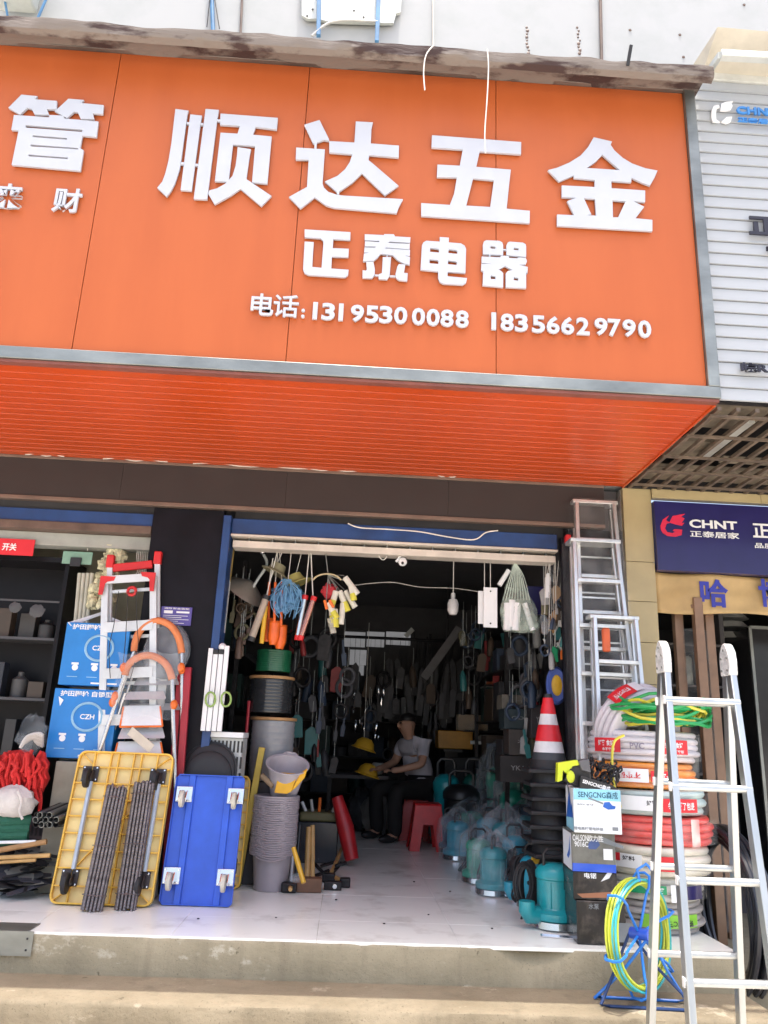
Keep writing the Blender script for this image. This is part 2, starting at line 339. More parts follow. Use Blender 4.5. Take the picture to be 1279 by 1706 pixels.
G['da']=((475,185),6.395,[
 [(205,145),(368,95),(470,300),(470,318),(415,308),(340,335),(335,400),(313,400),(313,345),(300,345)],
 [(120,388),(425,408),(400,770),(415,815),(460,860),(550,890),(620,900),(1258,938),(1210,1030),(1190,1088),(640,1040),(520,1030),(440,1005),(316,918),(165,1040),(42,915),(235,808),(252,518),(115,515)],
 [(755,110),(938,120),(922,180),(915,345),(1215,368),(1212,495),(900,468),(888,520),(960,580),(1210,795),(1065,898),(820,662),(720,760),(580,855),(575,890),(552,885),(552,860),(425,750),(560,690),(640,620),(690,545),(718,460),(472,440),(472,320),(740,335)]])
G['wu']=((695,215),6.395,[[[(160,65),(1110,138),(1108,268),(668,238),(632,402),(1000,432),(985,560),(955,848),(1202,870),(1200,1002),(45,925),(45,788),(350,808),(395,690),(425,515),(212,510),(218,378),(455,390),(488,218),(155,195)],
 [(598,525),(820,545),(780,830),(525,815)]]])
G['jin']=((905,220),6.395,[[[(540,55),(735,100),(720,135),(760,195),(850,275),(950,335),(1090,385),(1220,410),(1185,490),(1140,570),(1050,535),(942,485),(940,535),(728,520),(730,598),(1088,622),(1088,745),(960,735),(1078,795),(985,918),(1165,935),(1165,1055),(150,998),(150,878),(330,885),(258,735),(350,700),(200,692),(200,568),(550,585),(552,510),(330,490),(328,460),(170,528),(52,405),(150,380),(280,325),(400,250),(480,160)],
 [(632,240),(820,405),(465,382),(560,315)],[(435,705),(555,712),(565,890),(460,885),(515,878)],[(740,725),(880,738),(800,908),(745,908)]]])
G['guan']=((0,150),6.395,[
 [(230,48),(400,65),(372,98),(608,115),(605,205),(500,203),(525,262),(370,260),(338,200),(290,190),(215,260),(195,250),(90,188)],
 [(730,92),(895,105),(868,138),(1105,160),(1098,255),(990,248),(1005,310),(860,305),(830,235),(790,230),(715,298),(580,222),(607,206)],
 [[(150,265),(525,290),(528,265),(680,272),(685,302),(1050,335),(1030,500),(880,485),(855,620),(892,640),(858,860),(125,795),(200,430),(122,422)],
  [(275,372),(880,422),(875,445),(275,400)],[(350,480),(715,510),(712,528),(348,500)],[(328,578),(835,617),(833,632),(326,600)],[(305,685),(725,718),(722,735),(303,705)]]])
G['zheng']=((495,375),6.395,[[(82,45),(570,75),(568,158),(388,148),(380,245),(552,252),(548,340),(372,335),(365,462),(550,475),(545,530),(515,555),(120,530),(80,510),(65,470),(82,175),(178,180),(162,445),(262,455),(282,190),(275,160),(250,140),(82,128)]])
G['tai']=((495,375),6.395,[
 [(722,97),(928,106),(928,95),(1032,97),(1045,120),(1210,130),(1205,188),(985,175),(975,190),(1202,200),(1200,258),(945,238),(940,248),(1205,265),(1202,330),(1150,322),(1205,342),(1200,422),(1130,405),(1070,370),(1020,320),(890,305),(860,345),(820,378),(705,385),(713,304),(770,292),(715,290),(720,238),(835,240),(842,228),(722,225),(725,172),(872,182),(880,168),(722,160)],
 [(738,390),(815,390),(830,470),(828,530),(800,565),(698,560),(700,480),(735,485),(745,470)],[(915,340),(1003,340),(988,540),(960,578),(870,572),(870,525),(905,510)],
 [(1085,415),(1155,420),(1140,508),(1180,512),(1175,595),(1085,585),(1055,560),(1050,520),(1070,440)],bx(831,525,868,538),bx(990,535,1048,548),bx(955,318,966,338)])
G['dian']=((690,385),6.395,[[[(275,62),(372,70),(370,120),(500,130),(540,155),(555,190),(548,445),(360,432),(357,480),(565,500),(555,550),(520,572),(310,560),(275,540),(258,500),(258,430),(70,410),(85,150),(100,120),(130,102),(275,112)],
 [(172,178),(255,188),(268,200),(266,228),(172,220)],[(368,192),(450,202),(462,215),(460,242),(366,232)],[(166,300),(250,308),(262,320),(260,350),(166,342)],[(364,312),(445,322),(458,335),(456,360),(362,352)]]])
G['qi']=((690,385),6.395,[[[(735,140),(745,110),(770,97),(910,103),(940,120),(950,150),(950,255),(735,245)],[(815,158),(868,165),(868,188),(815,184)]],
 [[(985,150),(1000,120),(1020,112),(1160,122),(1190,140),(1195,165),(1195,275),(985,255)],[(1065,175),(1115,182),(1115,205),(1063,200)]],
 [[(722,270),(920,278),(925,260),(1010,265),(1012,285),(1100,290),(1110,280),(1190,285),(1205,320),(1190,355),(1115,358),(1213,382),(1208,450),(1195,440),(1195,608),(978,598),(978,450),(1000,425),(1050,415),(970,372),(900,410),(930,425),(950,450),(950,598),(732,578),(738,430),(715,415),(718,350),(830,345),(720,340)],[(818,472),(868,482),(868,512),(818,510)],[(1065,490),(1112,500),(1110,528),(1063,522)]],
 bx(952,190,983,201),bx(800,248,815,270),bx(1125,276,1138,282)])
for k,(o,s,shp) in G.items(): glyph(o,s,shp).build('letter',LET,sg,smooth=0)
def sign_char(ch,u,v,h,bold=.02,fit=None,name='letter'):
    a,b=PY(u,v-h/2,YL),PY(u,v+h/2,YL); mb=MB(); H=a.z-b.z
    text(mb,ch,PY(u,v,YL)+V((0,.007,0)),(1,0,0),(0,0,1),H,.014,bold,fit); mb.build(name,LET,sg,smooth=0)
for ch,x,y in zip('13195300088',(388,462,533,625,707,785,868,968,1050,1128,1213),(125,130,133,140,145,147,152,158,163,167,172)): sign_char(ch,410+x/3.366,480+y/3.366,28.3,.045 if ch=='1' else .028,None if ch=='1' else .08,name='digit')
for ch,x,y in zip('18356629790',(95,187,285,403,503,603,708,833,925,1027,1133),(122,130,135,143,148,153,157,160,167,170,177)): sign_char(ch,800+x/4.126,505+y/4.126,28.6,.045 if ch=='1' else .028,None if ch=='1' else .08,name='digit')
sign_char('电',410+92/3.366,480+90/3.366,36,.014); sign_char('话',410+225/3.366,480+98/3.366,37,.01); sign_char(':',410+320/3.366,480+140/3.366,15,.03)
sign_char('来',-1+90/6.395,150+1125/6.395,41,.018); sign_char('财',0+715/6.395,150+1170/6.395,40,.018)
# weathered concrete ledge over the fascia
LEDGE=mat('peeling_ledge',(.2,.172,.152),.85,c2=(.05,.028,.026),vs=3.2,bump=.6,bs=30,stretch=(.55,1,2.2),thr=(.42,.5))
mb=MB(); n=0; vs=[]; NX=220; x0,x1=-4.2,2.17
YE=YS-.25; zt=PY(400,52,YE).z; zm=PY(400,70,YE).z
for i in range(NX+1):
    x=x0+(x1-x0)*i/NX; a=noise.noise(V((x*1.7,3,0)))*.02+noise.noise(V((x*5,7,0)))*.012; b=noise.noise(V((x*3.3,0,9)))*.022+noise.noise(V((x*11,2,9)))*.014; c=noise.noise(V((x*7,5,2)))*.014
    sec=[(YS+.06,ZT+.077),(YS-.05,ZT+.078),(YS-.1+c,ZT+.085+c*.5),(YS-.15+c,(ZT+.09+zm)/2-.012+b*.7),(YE+.05+b,zm-.012+b*.8),(YE+.008+b*.5,zm+b*.7),(YE+c*.5,zm+.02+b*.4),(YE+c*.6,zt-.012+a),(YE+.02,zt+a),(YE+.1,zt+.01+a),(YS+.12,zt+.02)]
    vs+=[(x,y,z) for y,z in sec]; n=len(sec)
mb.add(vs,[(i*n+k,i*n+k+1,(i+1)*n+k+1,(i+1)*n+k) for i in range(NX) for k in range(n-1)]+[tuple(range(n-1,-1,-1)),tuple(NX*n+k for k in range(n))])
lg=thing('concrete_ledge','crumbling grey concrete ledge with dark peeling patches above the orange fascia','ledge',(0,YS,ZT+.08))
mb.build('ledge_edge',LEDGE,lg,smooth=40)
MB().box(-4.2,2.12,YS+.05,1.158,ZT+.09,zt-.02).build('ledge_slab',CONC,lg)
mb=MB(); p=PY(1045,100,YE); mb.bar(p+V((0,0,-.05)),p+V((.02,-.03,.09)),.02,.012); mb.build('bent_iron',RUBBER,lg)
# wires hanging over the fascia
WIRE=mat('white_wire',(.75,.72,.66),.5)
def curve_pts(uv,y): 
    q=[PY(u,v,yy) if isinstance(y,(list,tuple)) else PY(u,v,y) for (u,v),yy in zip(uv,y if isinstance(y,(list,tuple)) else [y]*len(uv))]; out=[]
    for i in range(len(q)-1):
        p0,p1,p2,p3=q[max(i-1,0)],q[i],q[i+1],q[min(i+2,len(q)-1)]
        for t in [k/6 for k in range(6)]:
            out.append(.5*((2*p1)+(p2-p0)*t+(2*p0-5*p1+4*p2-p3)*t*t+(3*p1-p0-3*p2+p3)*t**3))
    return out+[q[-1]]
def wire(uv,y,r,m,label,name='wire',cat='wire',base=None):
    pts=curve_pts(uv,y); o=MB().tube(pts,r,6).build(name,m,base=base or pts[0]); return tag(o,label,cat)
wire([(722,76),(710,92),(706,120),(708,150)],YE-.02,.004,WIRE,'short white wire end curling over the ledge above the sign')
wire([(812,82),(814,110),(812,160),(808,220),(809,255)],YE-.02,.004,WIRE,'long white wire dangling down in front of the sign')
wire([(580,872),(600,879),(650,882),(700,886),(750,895),(790,899),(810,887),(830,884)],1.05,.005,WIRE,'loose white wire sagging across the blue shutter hood')
# things on the white upper wall
BLP=mat('blue_bracket_paint',(.08,.22,.42),.5,var=.2); GREYP=mat('grey_galvanised_plate',(.55,.58,.56),.5,.3,var=.12)
ac=thing('wall_bracket','pale grey metal plate with two blue uprights on the white upper wall','bracket',PY(580,30,1.1))
mb=MB(); f=lambda u,v:PY(u,v,1.1)
shape(mb,[[(503,-60),(503,25),(512,31),(528,31),(545,35),(640,38),(656,38),(660,22),(668,20),(672,-60)]],f,(0,.03,0)); mb.build('plate',GREYP,ac,bev=.004)
for (a,b,c,d) in ((532,-60,531,60),(633,-60,628,70)):
    MB().bar(PY(a,b,1.06),PY(c,d,1.06),.04,.04).build('upright',BLP,ac,bev=.003)
for u,v in ((521,16),(590,18),(606,29),(512,27)): MB().lathe([(.011,0),(.011,.006)],8,Matrix.Translation(PY(u,v,1.094))@Matrix.Rotation(R(90),4,'X')).build('bolt_hole',BLACK,ac)
wire([(520,60),(545,40),(575,34),(630,36)],1.05,.012,mat('grey_pipe',(.5,.5,.48),.5),'grey flexible conduit looping behind the blue uprights','conduit','conduit')
for u0,v0,u1,v1,r,M_,lb in ((352,-30,356,50,.02,BLP,'thin blue pipe standing on the white upper wall'),(405,-30,400,52,.012,BRM,'thin brown pipe on the white upper wall left of the plate'),(1000,-30,1003,95,.016,BRM,'brown vertical pipe on the white upper wall above the ledge end'),(722,-30,722,72,.008,mat('cream_conduit',(.7,.66,.58),.5),'cream conduit running up the white upper wall')):
    p,q=PY(u0,v0,1.13),PY(u1,v1+25,1.13); tag(MB().tube([p,p.lerp(q,.5),q],r,8).build('pipe',M_,base=q),lb,'pipe')
for u0,v0,u1,v1,lb in ((345,45,352,0,'left bracing wire beside the thin blue pipe'),(366,48,355,0,'right bracing wire beside the thin blue pipe')):
    tag(MB().tube([PY(u0,v0,1.12),PY(u1,v1-20,1.11)],.005,5).build('wire',RUBBER,base=PY(u0,v0,1.12)),lb,'wire')
for u in (880,965):
    mb=MB(); p=PY(u,66,1.15)
    for k in range(9): mb.ball(p+V((rnd.uniform(-.012,.012),.008,-.16+k*.04)),.018*rnd.uniform(.5,1),7,5,(1,.25,1.3))
    tag(mb.build('mortar_stain',BRM,base=p),'rusty crumbled bolt slot in white wall '+('nearer the cream conduit' if u<900 else 'nearer the brown pipe'),'stain')
for u,v in ((1050,50),(1133,58),(1139,95),(1240,8)):
    tag(MB().lathe([(.016,0),(.012,.005)],8,Matrix.Translation(PY(u,v,1.158))@Matrix.Rotation(R(90),4,'X')).build('anchor_bolt',BRM,base=PY(u,v,1.158)),'small rusty anchor bolt left in the white upper wall','bolt','anchor bolts in the upper wall')
mb=MB(); p=PY(30,0,1.0); mb.box(p.x-.2,p.x+.15,.75,1.1,p.z-.05,p.z+.5); ob=mb.build('outdoor_unit',GREYP,base=(p.x,1,p.z),bev=.02); tag(ob,'grey air conditioner casing on the white wall above the ledge','air conditioner')
mb=MB(); mb.tube([PY(85,-20,1.0),PY(60,38,.98)],.012,6); mb.tube([PY(5,-20,1.0),PY(15,40,.98)],.012,6); mb.build('stay',BLP,ob)
# ================================================================ upper eave and neighbour on the right
def proj(p):
    q=RM.transposed()@(V(p)-CAM); return (640-q.x*F/q.z,853+q.y*F/q.z)
YTILE=mat('yellow_wall_tile',(.43,.35,.19),.35,var=.07,vs=3,coat=.2)
nb=thing('neighbour_shop','neighbouring shop front with yellow tiled pillar and dark doorway','shop front',(3,1.1,-.2))
zj=[3.1,PY(1060,936,1.09).z,PY(1060,1002,1.09).z]; d=zj[1]-zj[2]
while zj[-1]>-.3: zj.append(zj[-1]-d)
for a,b in zip(zj,zj[1:]): MB().box(2.135,2.365,1.09,1.14,b+.004,a).build('tile',YTILE,nb,bev=.002)
MB().box(2.13,2.36,1.141,7.6,-.405,3.1).build('party_wall',mat('grey_render',(.3,.28,.25),.8),nb)
zh=PY(1150,836,1.09).z
MB().box(2.369,3.26,1.07,1.14,zh+.012,3.1).build('tile',YTILE,nb,bev=.002); MB().box(3.264,5,1.07,1.14,zh+.012,3.1).build('tile',YTILE,nb,bev=.002)
MB().box(2.37,5.2,4.4,4.5,-.405,3.2).build('back_wall',DARKW,nb); MB().box(5.1,5.2,1.2,4.4,-.405,3.2).build('side_wall',DARKW,nb)
MB().box(2.36,5.2,1.145,4.4,2.45,2.5).build('ceiling',DARKW,nb); MB().box(2.3,6,.4,4.4,-.404,-.2).build('floor_slab',CONC,nb)
NAVY=mat('navy_sign_face',(.014,.011,.1),.35,var=.1,coat=.3)
pz0,pz1=PY(1090,949,1.05).z,PY(1086,834,1.05).z; px0=2.372
ps=thing('brand_sign','navy blue neighbour sign with red flame emblem and white lettering','sign',(3.2,1.05,pz0))
MB().box(px0,5,1.05,1.12,pz0,pz1).build('panel',NAVY,ps,bev=.003)
f=lambda u,v:PY(940+u/3.773,830+v/3.773,1.049); T2=V((0,-.003,0))
mb=MB(); shape(mb,[[(605,175),(620,135),(660,108),(640,138),(662,152),(682,112),(762,98),(735,118),(757,128),(738,158),(756,154),(740,174),(700,165),(665,155),(645,160),(634,190),(647,213),(680,220),(700,211),(682,205),(692,195),(742,198),(738,232),(700,243),(650,238),(620,220),(608,200)]],f,T2); mb.build('emblem',mat('emblem_red',(.65,.02,.07),.4),ps,smooth=0)
def ptext(s,u0,v0,u1,v1,fn,parent,M,name='lettering',bold=.012,y=0,d=.003):
    a,b=fn(u0,v0),fn(u1,v1); c=(a+b)/2; mb=MB(); text(mb,s,c+V((0,-d*.6,0)),(1,0,0),(0,0,1),abs(a.z-b.z),d,bold,abs(b.x-a.x)); mb.build(name,M,parent,smooth=0)
ptext('CHNT',785,132,1090,200,f,ps,PRINTW,bold=.03); ptext('正泰居家',790,203,1102,258,f,ps,PRINTW,bold=.015)
ptext('正泰',1180,150,1420,262,f,ps,PRINTW,bold=.02); ptext('品质生活',1197,280,1440,325,f,ps,PRINTW,bold=.008)
# gold banner under it
GOLD=mat('gold_fabric',(.5,.34,.15),.55,var=.12,vs=4)
bn=thing('gold_banner','creased gold fabric banner with blue brush characters under the navy sign','banner',(3,1.12,2.1))
zb0=PY(1100,1012,1.1).z
mb=MB().grid(lambda s,t:(2.38+s*2.4,1.13+.02*math.sin(s*23+t*2)+.015*noise.noise(V((s*9,t*3,0))),pz0-.003+(zb0-pz0)*(t*(1+.05*math.sin(s*17)*t+.1*(1-s)*t))),60,10); mb.build('cloth',GOLD,bn,solid=.003)
INK=mat('blue_ink',(.03,.04,.35),.5)
f2=lambda u,v:PY(940+u/3.773,830+v/3.773,1.1)
ptext('哈',848,505,1040,690,f2,bn,INK,bold=.03); ptext('博',1215,505,1400,690,f2,bn,INK,bold=.03)
# folded brown door leaves
DOORM=mat('brown_door_frame',(.24,.14,.085),.4,var=.15,coat=.2)
def foot(p,q,z): p,q=V(p),V(q); return p+(q-p)*((z-p.z)/(q.z-p.z))
GLASS=film('dark_glass',(.25,.27,.28),.25,.05)
dl=thing('folding_door','brown framed glass folding door pushed open at the neighbour doorway','door',(2.6,1.2,-.2))
for (u0,v0),(u1,v1),y in (((1127,1003),(1163,1250),1.25),((1160,996),(1187,1250),1.12),((1178,1010),(1203,1250),1.3)):
    p=PY(u0,v0,y); MB().box(p.x-.035,p.x+.035,y-.03,y+.03,-.2,p.z).build('stile',DOORM,dl,bev=.004)
a,b,c=PY(1127,1010,1.25),PY(1160,1002,1.12),PY(1178,1016,1.3)
for p,q in ((a,b),(b,c)):
    MB().bar(p-V((0,0,.04)),q-V((0,0,.04)),.03,.08,(0,0,1)).build('rail',DOORM,dl)
    mb=MB(); mb.add([(p.x,p.y,-.15),(q.x,q.y,-.15),(q.x,q.y,2.0),(p.x,p.y,2.0)],[(0,1,2,3)]); mb.build('pane',GLASS,dl)
dd=thing('glass_display_case','dark glass display case with a bright steel edge inside the neighbour shop','display case',(3.45,2.0,-.2))
p=PY(1248,1045,2.0); MB().box(p.x,p.x+1.2,2.0,2.5,-.2,p.z).build('case',mat('dark_case',(.03,.03,.033),.15),dd)
MB().bar((p.x,1.99,-.2),(p.x,1.99,p.z),.025,.02).build('edge',STEEL,dd); MB().bar((p.x,1.99,p.z),(p.x+1.2,1.99,p.z),.02,.025,(0,1,0)).build('edge',STEEL,dd)
sh=thing('goods_shelf','dark shelf of pale rolled goods inside the neighbour doorway','shelf',(2.9,2.3,-.2))
for z in (.1,.9,1.65,2.02): MB().box(2.45,3.4,2.2,2.7,z-.02,z).build('board',DARKW,sh)
for x in (2.45,3.4): MB().box(x-.02,x+.02,2.2,2.7,-.2,2.3).build('upright',DARKW,sh)
PALE=mat('pale_enamel',(.55,.56,.53),.35)
for u,v,r,lb in ((1212,1066,.2,'widest white enamel basin stacked upside down on the upper shelf'),(1212,1048,.19,'middle white enamel basin of the upper shelf stack'),(1210,1032,.185,'topmost white enamel basin of the upper shelf stack')):
    p=PY(u,v,2.45); tag(MB().lathe([(.0,.06),(r*.75,.06),(r,.01),(r+.015,0),(r-.01,0),(.0,.02)],28,Matrix.Translation(p)).build('enamel_basin',PALE,base=p),lb,'basin')
for i in range(12):
    p=V((2.5+i%6*.145,2.3+.1*(i%2),.9 if i<6 else 1.65)); mm=MB().lathe([(.055,0),(.06,.01),(.06,.2+.04*(i%3)),(.05,.22+.04*(i%3))],14,Matrix.Translation(p)); tag(mm.build('goods_tub',mat('tub%d'%(i%3),((.18,.17,.2),(.25,.26,.24),(.1,.11,.12))[i%3],.4),base=p),'dim round tub of goods on the shelf inside the neighbour doorway','tub','tubs on the neighbour shelf')
# white lapped siding sign
WS=mat('white_siding',(.4,.425,.45),.4,var=.05,stretch=(.3,1,3))
sd_=thing('siding_sign','white lapped siding fascia of the neighbour with blue and black lettering','sign',(3.3,-.5,3.1))
YF=-.52; zb=PY(1200,668,YF).z; z1=PY(1170,152,YF).z; pit=(z1-zb)/27
mb=MB(); pr=[(0,.004),(-.012,.006),(-.002,pit),(.012,pit)]; mb.prism([(2.155,YF+y,zb+z) for y,z in pr],(2.9,0,0)); s0=mb.build('siding_board',WS,sd_,smooth=20)
for i in range(1,28): inst(s0,sd_,(0,0,i*pit))
MB().box(2.152,5.05,YF+.014,YF+.05,zb,z1+pit).build('backing',BLACK,sd_)
MB().box(2.15,5.05,YF-.02,YF+.05,z1+pit+.003,z1+pit+.09).build('top_cap',PALE,sd_,bev=.004)
g=lambda u,v:PY(1150+u/5.884,130+v/5.884,YF-.03)
def ptext2(s,u0,v0,u1,v1,M,bold,sk=0):
    ptext(s,u0,v0,u1,v1,g,sd_,M,bold=bold,d=.012)
CYB=mat('sky_blue_letters',(.05,.24,.62),.4); KB=mat('black_letters',(.02,.018,.03),.35)
ptext2('CHNT',445,285,850,385,CYB,.035); ptext2('正泰居家',460,392,860,465,CYB,.03)
mb=MB(); k=lambda u,v:PY(1150+u/5.884,130+v/5.884,YF-.015)
shape(mb,[[(205,330),(225,285),(270,275),(285,300),(255,310),(245,360),(250,420),(290,445),(215,440),(200,390)]],k,(0,-.012,0)); shape(mb,[[(290,330),(300,262),(345,245),(415,240),(395,265),(410,285),(390,325),(345,335)]],k,(0,-.012,0)); shape(mb,[[(300,440),(350,395),(405,390),(390,440),(350,458)]],k,(0,-.012,0)); mb.build('emblem',WHITE,sd_,smooth=0)
ptext2('正泰',558,1345,1250,1590,KB,.03); h=lambda u,v:PY(1150+u/5.69,540+v/5.69,YF-.03)
ptext('皖R11',470,368,860,478,h,sd_,KB,bold=.03,d=.012); ptext2('家居',735,1655,1000,1720,KB,.02)
# beige awning above the siding
BEI=mat('beige_sheet_metal',(.6,.56,.47),.55,var=.1)
aw=thing('awning','beige sheet metal awning above the white siding fascia','awning',(3.4,-.4,6))
A_,B_,C_,D_=PY(1168,128,-.5),PY(1196,45,-.85),PY(1500,72,-.85),PY(1500,155,-.5)
mb=MB(); mb.prism([A_,B_,C_,D_],(0,.02,.01)); mb.build('sheet',BEI,aw)
mb=MB(); mb.prism([A_,B_,B_+V((0,1.6,.3)),A_+V((0,1.6,.1))],(.02,0,0)); mb.build('side_sheet',BEI,aw)
MB().bar(PY(1200,92,-.9),PY(1500,108,-.9),.05,.05,(0,1,0)).build('rail',GREYP,aw,bev=.004); MB().bar(PY(1200,92,-.9),PY(1172,132,-.62),.03,.04).build('rail',GREYP,aw)
# open grille under the siding
GR=mat('rusty_grille',(.16,.12,.09),.6,.2,var=.3,vs=8)
gl=thing('ceiling_grille','rusty open steel grille under the white siding','grille',(3.4,.3,3.1))
zg=3.115
b0=MB().box(2.17,2.195,-.5,1.06,zg-.025,zg).build('bar',GR,gl)
for i in range(1,24): inst(b0,gl,(i*.118,0,0))
c0=MB().box(2.15,5,-.44,-.41,zg-.04,zg-.0265).build('cross_bar',GR,gl)
for y in (.33,.72,1.04,1.36): inst(c0,gl,(0,y,0))
gm=[mat('dusty_sheet',(.32,.27,.2),.8,c2=(.12,.1,.08),vs=5),mat('void_shade',(.02,.018,.02),.8)]  # second tone: shade of the void above the grille, painted onto boards
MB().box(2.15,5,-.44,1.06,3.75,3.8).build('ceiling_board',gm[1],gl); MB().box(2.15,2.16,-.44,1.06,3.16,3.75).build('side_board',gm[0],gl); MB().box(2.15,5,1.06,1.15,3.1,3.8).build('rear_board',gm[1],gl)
for x0,x1,y0,y1,z in ((2.2,2.75,-.35,.25,3.3),(2.2,5,.75,1.04,3.17),(2.55,2.62,-.1,.6,3.2),(2.7,5,.52,.6,3.17),(2.2,2.6,.4,.7,3.25)): MB().box(x0,x1,y0,y1,z,z+.03).build('loose_sheet',gm[0] if x1-x0>.2 else PALE,gl)
# ================================================================ goods on the right of the doorway
def lad_rails(nm,parent,rails,w,h,M,side=(1,0,0)):
    for p,q in rails: MB().bar(p,q,w,h,side).build(nm,M,parent,bev=.003)
def at_v(p,q,v):
    a,b=0,1
    for _ in range(40):
        t=(a+b)/2
        if (proj(p.lerp(q,t))[1]-v)*(proj(p)[1]-v)>0: a=t
        else: b=t
    return p.lerp(q,(a+b)/2)
# -- big double ladder on the pavement
HL,HR=PY(1105,1092,-.95),PY(1213,1098,-.95); G0=-.404
zr=(HL.z+HR.z)/2; HL.z=HR.z=zr
FL,FR=foot(HL,PY(1087,1706,-.62),G0),foot(HR,PY(1238,1706,-.62),G0); NL,NR=foot(HL,PY(1143,1706,-1.22),G0),foot(HR,PY(1283,1569,-1.22),G0)
NL.y=NR.y=(NL.y+NR.y)/2; FL.y=FR.y=(FL.y+FR.y)/2
dl2=thing('double_ladder','big aluminium double ladder standing open before the hose coils','ladder',(HL.x,-.95,G0))
AL2=mat('bright_aluminium',(.56,.58,.58),.36,.9,var=.1,vs=7,stretch=(1,1,.1))
top=V((0,0,.035))
for p,q,dy in ((HL,NL,-.02),(HR,NR,-.02),(HL,FL,.02),(HR,FR,.02)):
    o_=V((0,dy,0)); MB().bar(p+o_-V((0,0,.07)),q+o_,.032,.05).build('rail',AL2,dl2,bev=.004)
    mb=MB(); mb.box(q.x-.02,q.x+.02,q.y+dy-.035,q.y+dy+.035,G0,G0+.03); mb.build('foot',RUBBER,dl2,bev=.004)
CAST=mat('cast_white_hinge',(.7,.7,.69),.5,.3,var=.2,vs=30,bump=.9,bs=60)
for p in (HL,HR):
    mb=MB(); q=[(-.05,-.085),(-.053,-.02),(-.045,.03),(-.02,.065),(.0,.075),(.02,.065),(.045,.03),(.053,-.02),(.05,-.085)]
    mb.prism([p+V((-.021,a,b)) for a,b in q],(.042,0,0)); mb.build('hinge',CAST,dl2,bev=.006)
    mb=MB()
    for a,b in ((0,.04),(-.03,0),(.03,0),(-.03,-.06),(.03,-.06)): mb.lathe([(.0,.005),(.006,.003),(.007,0)],8,Matrix.Translation(p+V((-.0215,a,b)))@Matrix.Rotation(R(-90),4,'Y'))
    mb.build('rivet',STEEL,dl2)['kind']='stuff'
PLUG=mat('rung_end',(.82,.82,.8),.5)
for L,Rr,vs_,dy in ((NL,NR,(1166,1310,1465,1634),-.02),(FL,FR,(1168,1302,1444,1590),.02)):
    T_=HL
    for v in vs_:
        p=at_v(HL,L,v); t=(p-HL).length/(L-HL).length; q=HR.lerp(Rr,t); o_=V((0,dy,0))
        r_=MB().tube([p+o_-V((.017,0,0)),q+o_+V((.017,0,0))],.0165,10).build('rung',AL2,dl2)
        MB().tube([p+o_-V((.0245,0,0)),p+o_-V((.017,0,0))],.02,4).build('rung_plug',PLUG,r_) if False else MB().obox(p+o_-V((.019,0,0)),(.003,0,0),(0,.013,0),(0,0,.02)).build('rung_plug',PLUG,r_,bev=.003)
# -- step ladders leaning by the pillar, wrapped in film
def step_ladder(label,y,tl,tr,bl,br,vs_,topw=.09,wrap=True,rear=None,group=None):
    """tl,tr top pixels, bl,br pixels low on the rails; everything on the plane Y=y at the top, leaning out below"""
    a,b=PY(*tl,y),PY(*tr,y); c,d=PY(*bl,y-.06),PY(*br,y-.06); b.z=a.z; c,d=foot(a,c,0.002),foot(b,d,0.002); c.y=d.y=y-.22
    t=thing('step_ladder',label,'ladder',((c.x+d.x)/2,c.y,0),group)
    for p,q in ((a,c),(b,d)): MB().bar(p,q,.028,.055).build('rail',ALU,t,bev=.003)
    off=V((0,.11,0)); 
    for p,q in ((a,c),(b,d)): MB().bar(p+off+V((.012,0,-.01)),q+off+V((.02,.06,0)),.024,.03).build('rear_rail',ALU,t,bev=.003)
    m_=(a+b)/2; MB().obox(m_+V((0,.05,.014)),((b-a).length/2+.03,0,0),(0,topw,0),(0,0,.014)).build('top_tread',ALU,t,bev=.004)
    for v in vs_:
        p=at_v(a,c,v); k=(p-a).length/(c-a).length; q=b.lerp(d,k)
        MB().obox((p+q)/2,((q-p).length/2-.01,0,0),(0,.04,0),(0,0,.014)).build('tread',ALU,t,bev=.003)
        MB().bar(p+off+V((.03,.02,-.1)),q+off+V((0,.02,-.1)),.012,.02,(0,0,1)).build('rear_rung',ALU,t)
    if wrap:
        mb=MB(); w_=V((.035,0,0)); mb.add([a-w_+V((0,-.05,.03)),b+w_+V((0,-.05,.03)),d.lerp(b,.25)+w_+V((0,-.06,0)),c.lerp(a,.25)-w_+V((0,-.06,0))],[(0,1,2,3)])
        mb.add([a-w_+V((0,-.05,.03)),a-w_+V((0,.2,.03)),c.lerp(a,.25)-w_+V((0,.2,0)),c.lerp(a,.25)-w_+V((0,-.06,0))],[(0,1,2,3)])
        mb.build('film_wrap',film('ladder_film',(.85,.88,.9),.05,.15),t)
    return t
step_ladder('tallest aluminium step ladder, its top reaching above the blue shutter hood',1.0,(960,838),(1022,836),(968,1160),(1046,1160),(900,960,1020,1080),.07)
step_ladder('wide film-wrapped aluminium step ladder leaning on the shutter guide',.86,(956,903),(1026,903),(964,1250),(1062,1250),(967,1042,1122,1205),.08)
tt=step_ladder('shortest aluminium step ladder with an orange clip, beside the hose coils',.72,(990,1030),(1058,1030),(996,1250),(1075,1250),(1102,1180),.06,False)
p=PY(1010,1066,.66); MB().obox(p,(.028,0,0),(0,.02,0),(0,0,.085)).build('clip',mat('clip_orange',(.55,.1,.03),.4),tt,bev=.014)
mb=MB(); p=PY(946,898,1.02); mb.obox(p,(.02,0,0),(0,.03,0),(0,0,.03)); tag(mb.build('red_stopper',RED,base=p,bev=.006),'small red plastic cap on the end of the blue shutter hood','cap')
